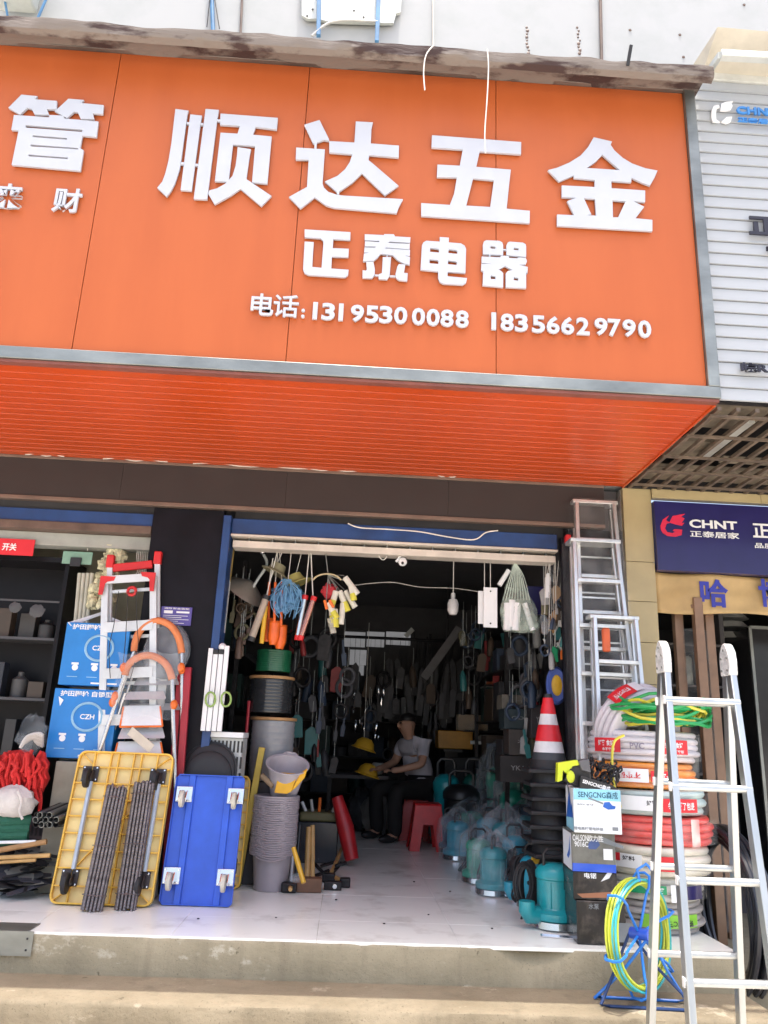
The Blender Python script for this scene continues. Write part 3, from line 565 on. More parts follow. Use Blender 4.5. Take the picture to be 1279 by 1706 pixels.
# -- hose coils
HC=V((2.045,.68,0)); 
HM={k:mat('hose_'+k,c,.32,var=.1,coat=.25) for k,c in dict(clear=(.66,.62,.66),orange=(.85,.3,.03),mint=(.5,.62,.6),coral=(.78,.07,.055),cream=(.74,.7,.58),print=(.6,.58,.5),grey=(.42,.39,.37)).items()}
def coil_mesh(r,z0,z1,rows,M=None,seed=0,rin=.13):
    pr=[(rin,z0+.01)]; hgt=(z1-z0)/rows
    for i in range(rows):
        zc=z0+hgt*(i+.5); rr=r+.008*math.sin(i*2.1+seed)-(.02 if i in (0,rows-1) else 0)
        for a in (-75,-40,0,40,75): pr.append((rr-hgt*.5+hgt*.5*math.cos(R(a))*1.15,zc+hgt*.5*math.sin(R(a))))
    pr.append((rin,z1-.01)); pr.append((rin,z0+.01))
    mb=MB(); n=40; m=len(pr); vs=[]; M=M or Matrix()
    for k,(rr,z) in enumerate(pr):
        for j in range(n):
            a=2*math.pi*j/n; w=1+.05*noise.noise(V((math.cos(a)*1.3+seed,math.sin(a)*1.3,k*.15)))
            vs.append(M@V((rr*w*math.cos(a),rr*w*math.sin(a),z+.008*noise.noise(V((math.cos(a)+seed*3,math.sin(a),1))))))
    return mb.add(vs,[(k*n+j,k*n+(j+1)%n,(k+1)*n+(j+1)%n,(k+1)*n+j) for k in range(m-1) for j in range(n)])
def band(parent,name,M,C,r,z0,z1,a0,a1,n=12,T=None):
    mb=MB(T); mb.add([(C[0]+r*math.cos(R(a0+(a1-a0)*i/n)),C[1]+r*math.sin(R(a0+(a1-a0)*i/n)),z) for z in (z0,z1) for i in range(n+1)],[(i,i+1,n+2+i,n+1+i) for i in range(n)])
    return mb.build(name,M,parent,smooth=60)
def cyl_text(parent,s,M,C,r,z,a,h,fit=None,flip=False,T=None,bold=.02):
    q=MB(); text(q,s,(0,0,0),(1,0,0),(0,0,1),h,0,bold,fit); k=-1 if flip else 1
    mb=MB(T); mb.add([(C[0]+r*math.cos(R(a)+k*p.x/r),C[1]+r*math.sin(R(a)+k*p.x/r),z+k*p.z) for p in q.v],q.f); return mb.build('lettering',M,parent,smooth=0)
CA=math.degrees(math.atan2(-5.45,-2.0))
coils=[('grey',.30,1575,1520,5,'grey ridged cable coil at the bottom of the coil stack'),('print',.315,1522,1478,3,'printed film wrapped hose coil second from the bottom of the stack'),('cream',.34,1480,1425,3,'cream hose coil with small red label under the coral coil'),
 ('coral',.35,1428,1376,4,'coral red hose coil tied with clear tape'),('mint',.34,1379,1333,3,'mint patterned hose coil with red slogan label'),('orange',.325,1335,1287,4,'orange hose coil with red and white label'),('clear',.325,1290,1232,5,'clear wrapped white hose coil carrying two red labels')]
zs=[PY(1110,v,HC.y-.33).z for v in (1577,1521,1479,1427,1378,1334,1289,1236)]; z0=0.002; sc_=1
tops=[]
for i,(k,r,va,vb,rows,lb) in enumerate(coils):
    r*=1.1; hgt=zs[i+1]-zs[i]; z1=z0+hgt; dx=(-.02,-.025,.01,.03,.0,-.035,-.01)[i]
    t=thing('hose_coil',lb,'hose coil',(HC.x+dx,HC.y,z0),'stacked hose coils'); del t['group']
    C=(HC.x+dx,HC.y)
    coil_mesh(r,z0,z1-.002,rows,Matrix.Translation((C[0],C[1],0)),i).build('hose',HM[k],t,smooth=70)
    if k!='grey':
        band(t,'film_wrap',film('coil_film',(.9,.9,.9),.07,.1),C,r+.018,z0+.012,z1-.012,CA-80,CA+80,24)
    zc=(z0+z1)/2; h_=hgt*.5
    if k=='clear':
        for a,s in ((-38,'好管'),(30,'好料')):
            band(t,'label_sheet',REDP,C,r+.021,zc-h_*.45,zc+h_*.45,CA+a-15,CA+a+17); cyl_text(t,s+' 食好',PRINTW,C,r+.024,zc+.012,CA+a+1,h_*.38,.13)
            cyl_text(t,'永不变形',PRINTW,C,r+.024,zc-h_*.28,CA+a+4,h_*.2,.1)
        cyl_text(t,'PVC',mat('grey_ink',(.25,.22,.28),.5),C,r+.021,zc,CA-5,h_*.4,.09)
    if k=='orange':
        band(t,'label_sheet',PRINTW,C,r+.0204,zc-h_*.5,zc+h_*.5,CA-30,CA+8); band(t,'label_sheet',REDP,C,r+.021,zc-h_*.4,zc+h_*.4,CA+10,CA+38)
        cyl_text(t,'零下20℃',PRINTW,C,r+.024,zc,CA+24,h_*.5,.13,True); cyl_text(t,'不变硬',REDP,C,r+.022,zc,CA-10,h_*.5,.14,True)
    if k=='mint':
        band(t,'label_sheet',PRINTW,C,r+.0205,zc-h_*.6,zc+h_*.5,CA-62,CA+12); band(t,'label_sheet',REDP,C,r+.021,zc-h_*.62,zc+h_*.4,CA+14,CA+50)
        cyl_text(t,'冬天硬了包退',PRINTW,C,r+.024,zc-.01,CA+32,h_*.6,.19); band(t,'label_sheet',REDP,C,r+.022,zc-h_*.4,zc+h_*.4,CA-36,CA-26)
        cyl_text(t,'好管',PRINTK,C,r+.022,zc,CA+4,h_*.4,.06); band(t,'label_sheet',NAVY,C,r+.022,zc-h_*.4,zc+h_*.4,CA-58,CA-52)
    if k=='cream':
        band(t,'label_sheet',PRINTW,C,r+.0205,zc-h_*.5,zc+h_*.4,CA-40,CA-8); band(t,'label_sheet',REDP,C,r+.022,zc-.01,zc+h_*.4,CA-38,CA-28); cyl_text(t,'好料',PRINTK,C,r+.022,zc+.01,CA-20,h_*.3,.08)
        band(t,'label_sheet',REDP,C,r+.022,zc-h_*.55,zc+h_*.4,CA+2,CA+20); cyl_text(t,'零下20',PRINTW,C,r+.018,zc+.01,CA+11,h_*.5,.09)
    if k=='coral':
        for a in (-52,38): band(t,'tape',film('tape',(.8,.75,.7),.6,.3),C,r+.022,z0+.005,z1-.005,CA+a-4,CA+a+5)
    if k=='print':
        band(t,'label_sheet',MT['green_plastic'],C,r+.0205,zc-h_*.3,zc+h_*.4,CA-20,CA+18); band(t,'label_sheet',NAVY,C,r+.0207,zc-h_*.7,zc+h_*.4,CA+38,CA+62); band(t,'label_sheet',PRINTW,C,r+.0209,zc-h_*.9,zc+h_*.5,CA+22,CA+36)
        cyl_text(t,'软管',PRINTW,C,r+.024,zc,CA+10,h_*.5,.07)
    if k=='grey':
        band(t,'label_sheet',mat('lime',(.25,.6,.05),.4),C,r+.012,zc-h_*.5,zc+h_*.3,CA-8,CA+55); cyl_text(t,'镀锌PVC管',PRINTK,C,r+.0204,zc-.02,CA+32,h_*.4,.18,True)
    tops.append(z1); z0=z1+.002
# earth wire heap on top: green and yellow turns
zt_=z0; ew=thing('wire_bundle','tangled green and yellow earth wire coiled on top of the hose coils','wire coil',(HC.x,HC.y,zt_))
GW=mat('green_wire',(.02,.36,.1),.35,coat=.2); YW_=mat('yellow_wire',(.68,.6,.06),.35,coat=.2)
for i in range(26):
    r=.27+rnd.uniform(-.07,.05); cx,cy=HC.x+.06+rnd.uniform(-.05,.05),HC.y-.1+rnd.uniform(-.05,.03); z=zt_+.012+.12*(i%9)/9+rnd.uniform(0,.03); ph=rnd.random()*6; tl_=rnd.uniform(.01,.05)
    pts=[(cx+r*math.cos(a)*(1+.05*math.sin(3*a+ph)),cy+r*math.sin(a),z+tl_*(1+math.sin(a*2+ph))+.012*math.sin(a*5+ph*2)) for a in [2*math.pi*j/26 for j in range(26)]]
    MB().tube(pts,.011,6,True).build('strand',YW_ if i%3==0 else GW,ew)
for y_,M_ in ((0,YW_),(.012,GW)):
    MB().tube(curve_pts([(1040,1225),(1024,1235),(1020,1262),(1022,1300),(1030,1330),(1034,1345)],HC.y-.36+y_),.009,6).build('loose_end',M_,ew)
# leaning coil above
T=Matrix.Translation(PY(1060,1216,HC.y-.02))@V((.3,-.83,-.42)).to_track_quat('Z','Y').to_matrix().to_4x4()
lc=thing('hose_coil','clear white hose coil leaning against the ladders above the earth wire','hose coil',T.translation)
coil_mesh(.31,-.1,.1,5,T,17,.17).build('hose',HM['clear'],lc,smooth=70)
import cmath
def ang_of(w): q=T.inverted()@V(w); return math.degrees(math.atan2(q.y,q.x))
aa=ang_of(PY(1048,1160,HC.y-.2)); band(lc,'film_wrap',MT['coil_film'],(0,0),.322,-.09,.09,aa-110,aa+110,30,T)
sgn=1 if ang_of(PY(1080,1152,HC.y-.2))>aa else -1
band(lc,'label_sheet',REDP,(0,0),.326,-.06,.06,aa-10,aa+20,12,T); band(lc,'label_sheet',PRINTW,(0,0),.326,-.06,.05,aa-22,aa-10.2,12,T)
cyl_text(lc,'零下20℃不变硬',PRINTW,(0,0),.329,0,aa+5,.05,.13,False,T)
# -- fish tape reel (blue wire stand with a coil of yellow rod)
rc=PY(1066,1556,-.22); rl=thing('cable_reel','blue wire stand reel holding a ring of yellow green push rod','cable reel',(rc.x,-.22,-.2))
BL2=mat('bright_blue_wire',(.02,.2,.72),.3,coat=.3); RQ=V((.62,-.78,.05)).normalized(); TT=Matrix.Translation(rc)@RQ.to_track_quat('Z','Y').to_matrix().to_4x4()
RY=mat('yellow_green_rod',(.55,.62,.05),.35,coat=.3); RT=mat('teal_rod',(.05,.45,.5),.35)
for i in range(12):
    r=.258+.012*math.sin(i*2.4); z=-.03+.06*(i%6)/5
    MB(TT).tube([(r*math.cos(a)+.004*math.sin(5*a+i),r*math.sin(a),z+.006*math.sin(2*a+i)) for a in [2*math.pi*j/36 for j in range(36)]],.0065,6,True).build('rod_turn',RT if i%4==3 else RY,rl)
for k in range(6):
    a=2*math.pi*k/6+.3; c,s=math.cos(a),math.sin(a)
    MB(TT).tube([(c*.02,s*.02,.0),(c*.2,s*.2,.035),(c*.235,s*.235,.05),(c*.29,s*.29,.05),(c*.305,s*.305,.02),(c*.3,s*.3,-.03),(c*.27,s*.27,-.05),(c*.22,s*.22,-.045)],.0075,6).build('spoke',BL2,rl)
MB(TT).lathe([(.03,-.05),(.03,.06)],12).build('hub',BLUE,rl)
for sy,M_ in ((-.1,BL2),(.1,mat('dark_blue_wire',(.02,.05,.16),.35))):
    o_=RQ*sy; hb=rc-o_*.6
    pts=[hb,hb.lerp(V((rc.x-.22,hb.y-sy*.6,-.19)),.55),V((rc.x-.24,hb.y-sy,-.192)),V((rc.x-.2,hb.y-sy*1.2,-.192)),V((rc.x+.2,hb.y-sy*1.2-.03,-.192)),V((rc.x+.24,hb.y-sy-.03,-.18)),hb.lerp(V((rc.x+.22,hb.y-sy*.6,-.19)),.5),hb]
    MB().tube(pts,.008,7).build('stand',M_,rl)
p=TT@V((0,.26,.05)); MB().tube([p+V((-.02,0,0)),p+V((-.03,0,.06)),p+V((.02,0,.09)),p+V((.06,0,.05))],.008,6).build('handle',BL2,rl)
# -- black pipe coil standing beside the platform
N_=PX(1268,1590,2.5); R_=.5; pc=thing('pipe_coil','thick black plastic pipe coil standing beside the platform end','pipe coil',(2.5,N_.y+R_,-.2))
PIPE=mat('black_pipe',(.02,.022,.03),.3,coat=.2)
for i in range(9):
    r=R_-.04*(i%3); x=2.5+.045*(i//3)+.01*(i%3); cy,cz=N_.y+R_+.02*math.sin(i),-.404+R_+.004
    MB().tube([(x+.012*math.sin(3*a+i),cy+r*math.cos(a),cz+r*math.sin(a)) for a in [2*math.pi*j/44 for j in range(44)]],.021,8,True).build('pipe_turn',PIPE,pc)
# -- cartons
def carton(label,u0,u1,v0,v1,y,depth,rot,M,name='carton',z0=None):
    a,b=PY(u0,v1,y),PY(u1,v1,y); tp=PY(u0,v0,y); z0=a.z if z0 is None else z0; w=b.x-a.x; h=tp.z-z0
    Rz=Matrix.Translation((a.x,y,z0))@Matrix.Rotation(R(rot),4,'Z'); t=thing(name,label,'box',(a.x,y,z0))
    MB(Rz).box(0,w,0,depth,0,h).build('body',M,t,bev=.004); return t,Rz,w,h
def ftext(t,Rz,s,x,z,h,fit,M,side=False,depth=0,y=-.002,bold=.015):
    q=MB(); text(q,s,(0,0,0),(1,0,0),(0,0,1),h,0,bold,fit); mb=MB(Rz)
    mb.add([(x+p.x,y,z+p.z) if not side else (y,x-p.x,z+p.z) for p in q.v],q.f); mb.build('lettering',M,t,smooth=0)
def fpatch(t,Rz,pts,M,side=False,y=-.0012,name='print'):
    mb=MB(Rz); mb.add([(x,y,z) if not side else (y,x,z) for x,z in pts],[tuple(range(len(pts)))]); mb.build(name,M,t,smooth=0)
def rect(x0,z0,x1,z1): return [(x0,z0),(x1,z0),(x1,z1),(x0,z1)]
KBX=mat('black_gloss_carton',(.1,.08,.07),.25,var=.4,vs=9,c2=(.016,.014,.014),thr=(.5,.72)); GBX=mat('grey_print_carton',(.16,.16,.14),.3,var=.3,vs=7); WBX=mat('white_carton',(.74,.78,.82),.45,var=.05)
CY=mat('sky_blue_print',(.28,.62,.78),.45); SAWB=mat('saw_blue_print',(.02,.12,.5),.45); GRP=mat('grey_print',(.2,.22,.24),.5)
b1,Rz,w_,h_=carton('scuffed black carton at the bottom of the boxed tool stack',962,1043,1500,1566,.1,.3,-3,KBX,z0=.002); ztop=.002+h_
fpatch(b1,Rz,rect(.2,.02,.33,.12),GRP); ftext(b1,Rz,'水泵',.1,.2,.03,.06,GRP)
b2,Rz,w_,h_=carton('glossy black carton with torn copper flap above the bottom carton',956,1028,1452,1499,.12,.3,-4,KBX,z0=ztop+.002); ztop2=ztop+.002+h_
fpatch(b2,Rz,[(.02,.03),(.3,.055),(.3,.02),(.05,.01)],mat('copper_flap',(.35,.15,.08),.4)); ftext(b2,Rz,'电锯',.1,.13,.03,.07,PRINTW); fpatch(b2,Rz,[(.16,.1),(.2,.15),(.26,.2),(.21,.12)],PRINTW)
b3,Rz,w_,h_=carton('grey printed carton with blue base strip and a saw picture',954,1025,1386,1452,.12,.32,-6,GBX,z0=ztop2+.002); z3=ztop2+.002+h_
fpatch(b3,Rz,rect(.001,.001,w_-.001,.045),BLUE); fpatch(b3,Rz,rect(w_*.72,.07,w_*.93,.13),PRINTW,y=-.002); ftext(b3,Rz,'OALSON',w_*.2,h_*.86,.035,.09,PRINTW); ftext(b3,Rz,'欧力胜',w_*.55,h_*.86,.035,.09,PRINTW); ftext(b3,Rz,'9016C',w_*.22,h_*.7,.03,.08,PRINTW)
fpatch(b3,Rz,[(.09,.14),(.11,.175),(.15,.18),(.165,.15),(.14,.125),(.1,.125)],mat('faded_blue',(.06,.1,.26),.5)); fpatch(b3,Rz,[(.17,.2),(.3,.15),(.3,.135),(.17,.165)],GRP,y=-.0015)
fpatch(b3,Rz,rect(.01,.002,.31,h_-.01),WBX,True); fpatch(b3,Rz,[(.05,h_*.9),(.1,h_*.5),(.17,h_*.3),(.12,h_*.25),(.06,h_*.4)],SAWB,True,-.002)
b4,Rz,w_,h_=carton('white and sky blue chainsaw carton on top of the grey one',957,1034,1313,1388,.08,.34,-8,WBX,z0=z3+.002); z4=z3+.002+h_
fpatch(b4,Rz,rect(.001,h_*.74,w_-.001,h_-.001),CY); ftext(b4,Rz,'SENGCNG森成',w_*.52,h_*.87,.042,w_*.84,mat('dark_teal_print',(.02,.1,.16),.45),bold=.02)
fpatch(b4,Rz,[(.17,.15),(.18,.175),(.21,.178),(.225,.16),(.245,.155),(.24,.14),(.2,.135)],SAWB); fpatch(b4,Rz,[(.085,.192),(.088,.2),(.175,.172),(.173,.162)],GRP,y=-.0015); ftext(b4,Rz,'锂电高枝锯电链锯',w_*.3,h_*.1,.018,.17,GRP); ftext(b4,Rz,'20V 8寸',w_*.25,h_*.64,.012,.1,GRP); fpatch(b4,Rz,rect(w_*.8,.02,w_*.92,.04),GRP)
fpatch(b4,Rz,[(.01,.005),(.33,.005),(.33,.06),(.01,.08)],CY,True); fpatch(b4,Rz,[(.02,.08),(.07,.16),(.1,.13),(.16,.22),(.22,.18),(.27,.12),(.32,.06)],SAWB,True,-.002); fpatch(b4,Rz,[(.17,.22),(.27,.33),(.3,.31),(.2,.19)],GRP,True,-.002)
# chainsaw lying on the carton
LIME=mat('lime_plastic',(.62,.72,.03),.38); cs=thing('chainsaw','lime and black cordless chainsaw lying on the white carton','chainsaw',PY(985,1310,.15)); cy=.12
q=lambda u,v,y=cy:PY(u,v,y)
mb=MB(); shape(mb,[[(930,1271),(962,1266),(966,1276),(950,1281),(946,1290),(938,1283),(937,1300),(929,1303)]],q,(0,.05,0)); mb.build('handle',LIME,cs,bev=.006)
mb=MB(); mb.prism([q(952,1274),q(983,1268),q(986,1296),q(975,1318),q(940,1300)],(0,.1,0)); mb.build('body',BLACK,cs,bev=.01)
mb=MB(); mb.prism([q(965,1268,.1),q(982,1264,.1),q(985,1288,.1),q(970,1284,.1)],(0,.11,0)); mb.build('battery',mat('grey_plastic',(.12,.12,.13),.4),cs,bev=.006)
mb=MB(); mb.ball(q(951,1294,.1),.026,10,7,(1,.6,1.4)); mb.build('knob',LIME,cs)
mb=MB(); mb.prism([q(968,1292,.07),(q(1020,1308,.07)),(q(1030,1314,.07)),q(1032,1322,.07),q(1026,1330,.07),q(1015,1328,.07),q(966,1313,.07)],(0,.03,0)); br=mb.build('bar_cover',BLACK,cs,bev=.004)
U=(q(1020,1308,.069)-q(968,1292,.069)).normalized(); mb=MB(); text(mb,'SENGCNG森成',q(994,1308,.066),U,V((0,-1,0)).cross(U)*-1 if (V((0,-1,0)).cross(U)).z<0 else V((0,-1,0)).cross(U),.028,0,.03,.17); mb.build('lettering',PRINTW,br,smooth=0)
mb=MB().tube([q(1026,1322,.068)+V((.012*math.cos(a),0,.012*math.sin(a))) for a in [k*math.pi/6 for k in range(12)]],.0025,5,True); mb.build('ring',STEEL,br)
mb=MB()
for k in range(60):
    c_=q(1003,1284,.3)+V((rnd.uniform(-.1,.1),rnd.uniform(-.06,.06),rnd.uniform(-.1,.06))); a_=V((rnd.uniform(-1,1),rnd.uniform(-1,1),rnd.uniform(-1,1))).normalized(); b_=a_.orthogonal().normalized(); mb.tube([c_+a_*.026*math.cos(x)+b_*.015*math.sin(x) for x in [j*math.pi/5 for j in range(10)]],.006,5,True)
tag(mb.build('chain_heap',RUBBER,base=q(1003,1300,.3)),'heap of black chain lying behind the chainsaw','chain')['kind']='stuff'
# -- traffic cones
cc=PY(915,1270,1.05); cn=thing('traffic_cone','red and white banded traffic cone topping the stack of black cone bases','traffic cone',(cc.x,1.05,cc.z))
zt0,zt1=PY(912,1156,1.05).z,cc.z; r0,r1=.028,.125
fr=[0,.06,.3,.46,.7,.86,1.0]; cl=[BLACK,RED,PRINTW,RED,PRINTW,mat('cone_dark',(.05,.055,.065),.5)]; cl[1]=cl[3]=mat('cone_red',(.72,.02,.03),.35); cl[2]=cl[4]=mat('cone_white',(.8,.8,.82),.4)
nm_=['tip','red_band','white_band','red_band','white_band','cone_body']
for i in range(6):
    za,zb_=zt0+(zt1-zt0)*fr[i],zt0+(zt1-zt0)*fr[i+1]; ra,rb=r0+(r1-r0)*fr[i],r0+(r1-r0)*fr[i+1]; e=.002*(i%2)
    MB().lathe([(rb+e,zb_),(ra+e,za),(max(0,ra-.01),za+.0)],28,Matrix.Translation((cc.x,1.05,0))).build(nm_[i],cl[i],cn,smooth=50)
nbse=10; dz=(zt1-.04)/nbse
for i in range(nbse):
    z=zt1-(i+1)*dz+.02; Rm=Matrix.Translation((cc.x+rnd.uniform(-.008,.008),1.05,z))@Matrix.Rotation(R(rnd.uniform(-6,6)),4,'Z')
    t=thing('cone_base','black square base of a nested traffic cone below the banded cone','traffic cone',Rm.translation,'nested cone bases'); MB(Rm).box(-.17,.17,-.17,.17,0,.028).build('base_plate',RUBBER,t,bev=.008); MB(Rm).lathe([(.14,.02),(.125,dz-.002)],24).build('collar',RUBBER,t)
# -- submersible pumps
def pump(label,loc,h,M,bag=None,rot=0,cord=True,rad=None,bare=False):
    x,y,z=loc; t=thing('water_pump',label,'pump',loc); r=(rad*1.1 if rad else h*.27)
    Tm=Matrix.Translation(loc)@Matrix.Rotation(R(rot),4,'Z')
    MB(Tm).lathe([(r*1.15,.002),(r*1.25,h*.02),(r*1.2,h*.1),(r*1.05,h*.115),(r*.9,h*.12)],24).build('strainer',CHROME,t)
    MB(Tm).lathe([(r*1.2,h*.115),(r*1.22,h*.13),(r*1.2,h*.2),(r*.92,h*.24),(r*.88,h*.26)],24).build('volute',M,t,smooth=40)
    mb=MB(Tm).lathe([(r*.86,h*.25),(r*.88,h*.6),(r*.95,h*.62),(r*.95,h*.7),(r*.8,h*.76),(r*.5,h*.8),(0,h*.81)],24)
    for k in range(8):
        a=k*math.pi/4; mb.box(r*.85*math.cos(a)-.004,r*.85*math.cos(a)+.004,r*.85*math.sin(a)-.004,r*.85*math.sin(a)+.004,h*.26,h*.58)
    mb.build('motor_body',M,t)
    MB(Tm).tube([(r*1.0,-.0,h*.16),(r*1.55,0,h*.17),(r*1.65,0,h*.22),(r*1.65,0,h*.34)],[r*.42,r*.42,r*.42,r*.4],12).build('outlet',M,t)
    MB(Tm).tube([(-r*.6,0,h*.76),(-r*.6,0,h*.93),(-r*.4,0,h*.98),(r*.4,0,h*.98),(r*.6,0,h*.93),(r*.6,0,h*.76)],h*.022,8).build('handle',BLACK,t)
    if cord:
        for k in range(5):
            MB(Tm).tube([(r*1.1+.02*math.sin(k)+r*.5*math.cos(a)*(.8+.1*k),-r*.9-.012*k,h*.5+h*.22*math.sin(a)*(1+.06*k)) for a in [2*math.pi*j/18 for j in range(18)]],.0065,6,True).build('cord_turn',RUBBER,t)
    if bag:
        mb=MB(); n,m_=56,16; vs=[]; pk=rnd.randrange(6,10); ps_=rnd.random()*6
        for i in range(m_+1):
            f_=i/m_; rr=r*(1.62-.25*f_)*(1 if f_<.75 else max(.12,1-((f_-.75)/.25)**1.6*.9))
            for j in range(n):
                a=2*math.pi*j/n; k_=1+.16*noise.noise(V((math.cos(a)*1.5+x*5,math.sin(a)*1.5,f_*3)))+(.05+.14*f_)*math.sin(pk*a+ps_+2*f_+1.5*math.sin(2*a))
                vs.append((x+rr*k_*math.cos(a),y+rr*k_*math.sin(a),z+.006+h*1.08*f_+.03*noise.noise(V((a,f_*3,x)))*f_))
        mb.add(vs,[(i*n+j,i*n+(j+1)%n,(i+1)*n+(j+1)%n,(i+1)*n+j) for i in range(m_) for j in range(n)]); mb.build('plastic_bag',bag,t,smooth=75)
    return t
def pz(u,v): q=PZ(u,v,0); return (q.x,q.y,.002)
LBLUE=mat('light_blue_enamel',(.03,.38,.52),.32,coat=.3); SEA=mat('sea_green_enamel',(.01,.38,.24),.3,coat=.3)
def ph(u,vb,vt):
    q=PZ(u,vb,0); return PY(u,vt,q.y).z
pump('bare teal submersible pump with chrome strainer, foremost beside the cartons',pz(925,1545),ph(925,1545,1413),TEAL,None,200)
t=pump('light blue pump with yellow sticker standing behind the bare teal pump',pz(893,1512),ph(893,1512,1405),LBLUE,None,150)
MB().lathe([(.03,0),(.03,.003)],14,Matrix.Translation(PY(892,1432,t.location.y-.12))@Matrix.Rotation(R(90),4,'X')).build('sticker',YELLOW,t)
pump('sea green bagged pump alone at the edge of the clear floor',pz(797,1470),ph(797,1470,1380),SEA,FILM,20)
pump('light blue bagged pump beside the red stool',pz(762,1432),ph(762,1432,1352),LBLUE,FILM2,60)
pump('teal pump in a cloudy bulging bag between the green and blue pumps',pz(840,1462),ph(840,1462,1348),TEAL,FILM2,100,rad=.1)
pump('teal bagged pump behind the cone stack side',pz(855,1420),ph(855,1420,1285),SEA,FILM2,80,rad=.11)
pump('teal pump wedged between the cone stack and the sticker pump',pz(875,1440),ph(875,1440,1340),TEAL,FILM2,30,rad=.1)
pump('blue bagged pump behind the sea green pump',pz(815,1435),ph(815,1435,1345),LBLUE,FILM2,45)
pump('black pump with pale cap behind the blue grey pump',pz(805,1412),ph(805,1412,1292),BLACK,FILM,0,False,rad=.1)
pump('green pump high among the bags by the cone',pz(868,1425),ph(868,1425,1252),SEA,FILM2,0,False,rad=.15)
pump('dark cast pump with black cords beside the bare teal pump',pz(868,1495),ph(868,1495,1410),mat('dark_cast',(.04,.03,.03),.5),None,10)
pump('teal pump with small bag behind the light blue sticker pump',pz(880,1455),ph(880,1455,1380),TEAL,FILM,30)
pump('black upright pump with ring handles further inside the shop',pz(768,1412),ph(768,1412,1282),BLACK,None,0,False)
pump('blue grey pump with dark cord behind the bagged light blue pump',pz(800,1412),ph(800,1412,1330),mat('blue_grey',(.04,.09,.16),.4),None,0)
pump('teal bagged pump in the middle of the pump crowd',pz(822,1490),ph(822,1490,1392),TEAL,FILM2,70)
pump('light blue bagged pump hard against the cone bases',pz(858,1478),ph(858,1478,1372),LBLUE,FILM2,10,rad=.095)
pump('sea green bagged pump behind the lone sea green one',pz(785,1425),ph(785,1425,1335),SEA,FILM,40)
pump('dark green tall pump at the rear of the crowd',pz(788,1408),ph(788,1408,1262),mat('dark_green_enamel',(.01,.12,.1),.3,coat=.2),None,0,False,rad=.12)
pump('emerald bagged pump standing tall beside the cone stack',pz(856,1432),ph(856,1432,1288),SEA,FILM,0,False,rad=.13)
pump('short black pump filling the gap before the cupboard',pz(818,1425),ph(818,1425,1330),BLACK,None,0)
pump('navy pump with chrome base in the rear of the crowd',pz(752,1420),ph(752,1420,1345),mat('navy_enamel',(.015,.04,.12),.3,coat=.2),None,0)
pump('tall charcoal pump by the rack post',pz(846,1412),ph(846,1412,1275),mat('charcoal_enamel',(.03,.032,.036),.35),None,0,False,rad=.12)
pump('teal round pump by the seated man',pz(742,1408),ph(742,1408,1262),TEAL,None,0,False,rad=.14)
pump('teal pump under the pale tray by the shelf',pz(832,1415),ph(832,1415,1245),SEA,FILM2,0,False,rad=.14)
mb=MB()
for k in range(7):
    p=PZ(876,1530,0); mb.tube([(p.x+.05*math.cos(a)+.01*k,p.y+.02*k,.16+.15*math.sin(a)+.004*k) for a in [2*math.pi*j/20 for j in range(20)]],.007,6,True)
mb.tube(curve_pts([(880,1490),(872,1520),(868,1540),(880,1548),(900,1540)],PZ(876,1530,0).y-.03),.007,6)
tag(mb.build('power_cord',RUBBER,base=PZ(876,1530,0)),'hank of black power cord hanging beside the bare teal pump','cord')
for i,(u,v) in enumerate(((812,1478),(846,1492),(780,1452),(872,1508),(862,1488))):
    p=PZ(u,v,.01); t=thing('pump_cord','black pump cord trailing on the tiles '+('before the sea green pump','before the teal pump in the crowd middle','beside the bagged light blue pump','beside the hank of cord','before the pump against the cone bases')[i],'cord',p)
    for k in range(3): MB().tube([(p.x+(.05+.012*k)*math.cos(a)+.01*math.sin(3*a+i),p.y+.03*math.sin(a),.012+.1*(1+math.sin(a+i))*(.5+.25*k)) for a in [2*math.pi*j/22 for j in range(22)]],.0065,6,True).build('cord_turn',RUBBER,t)
p=PZ(930,1562,0); mb=MB(Matrix.Translation(p+V((0,0,.002)))@Matrix.Rotation(R(-12),4,'Z')).box(-.1,.1,-.03,.03,0,.006); tag(mb.build('name_plate',CHROME,base=p),'shiny metal plate lying flat before the bare teal pump','plate')
# ================================================================ goods on the left of the doorway
def frame(bl,br,tl,tr,dy):
    """matrix of a leaning board: x along its foot, z up the board, -y towards the street"""
    a,b=PZ(*bl,0.002),PZ(*br,0.002); m=(a+b)/2; t=(PY(*tl,m.y+dy)+PY(*tr,m.y+dy))/2
    u=V((1,0,0)); up=(t-m); hgt=up.length; up=up.normalized(); up=(up-u*up.dot(u)*.0).normalized(); n=u.cross(up).normalized(); u=up.cross(n)*-1
    u=V((1,0,0)); up2=V((0,up.y,up.z)).normalized(); n=u.cross(up2)*-1
    M=Matrix(((u.x,n.x,up2.x,a.x),(u.y,n.y,up2.y,m.y),(u.z,n.z,up2.z,.002),(0,0,0,1)))
    return M,(b-a).length,hgt
def rrect(w,h,r,x0=0,z0=0,y=0,n=5):
    out=[]
    for cx,cz,a0 in ((w-r,r,-90),(w-r,h-r,0),(r,h-r,90),(r,r,180)):
        for i in range(n+1): a=R(a0+90*i/n); out.append((x0+cx+r*math.cos(a),y,z0+cz+r*math.sin(a)))
    return out
YEL=mat('yellow_trolley_plastic',(.84,.5,.06),.4,var=.1,vs=4,coat=.15)
CAST_P=mat('caster_polyurethane',(.62,.58,.48),.45)
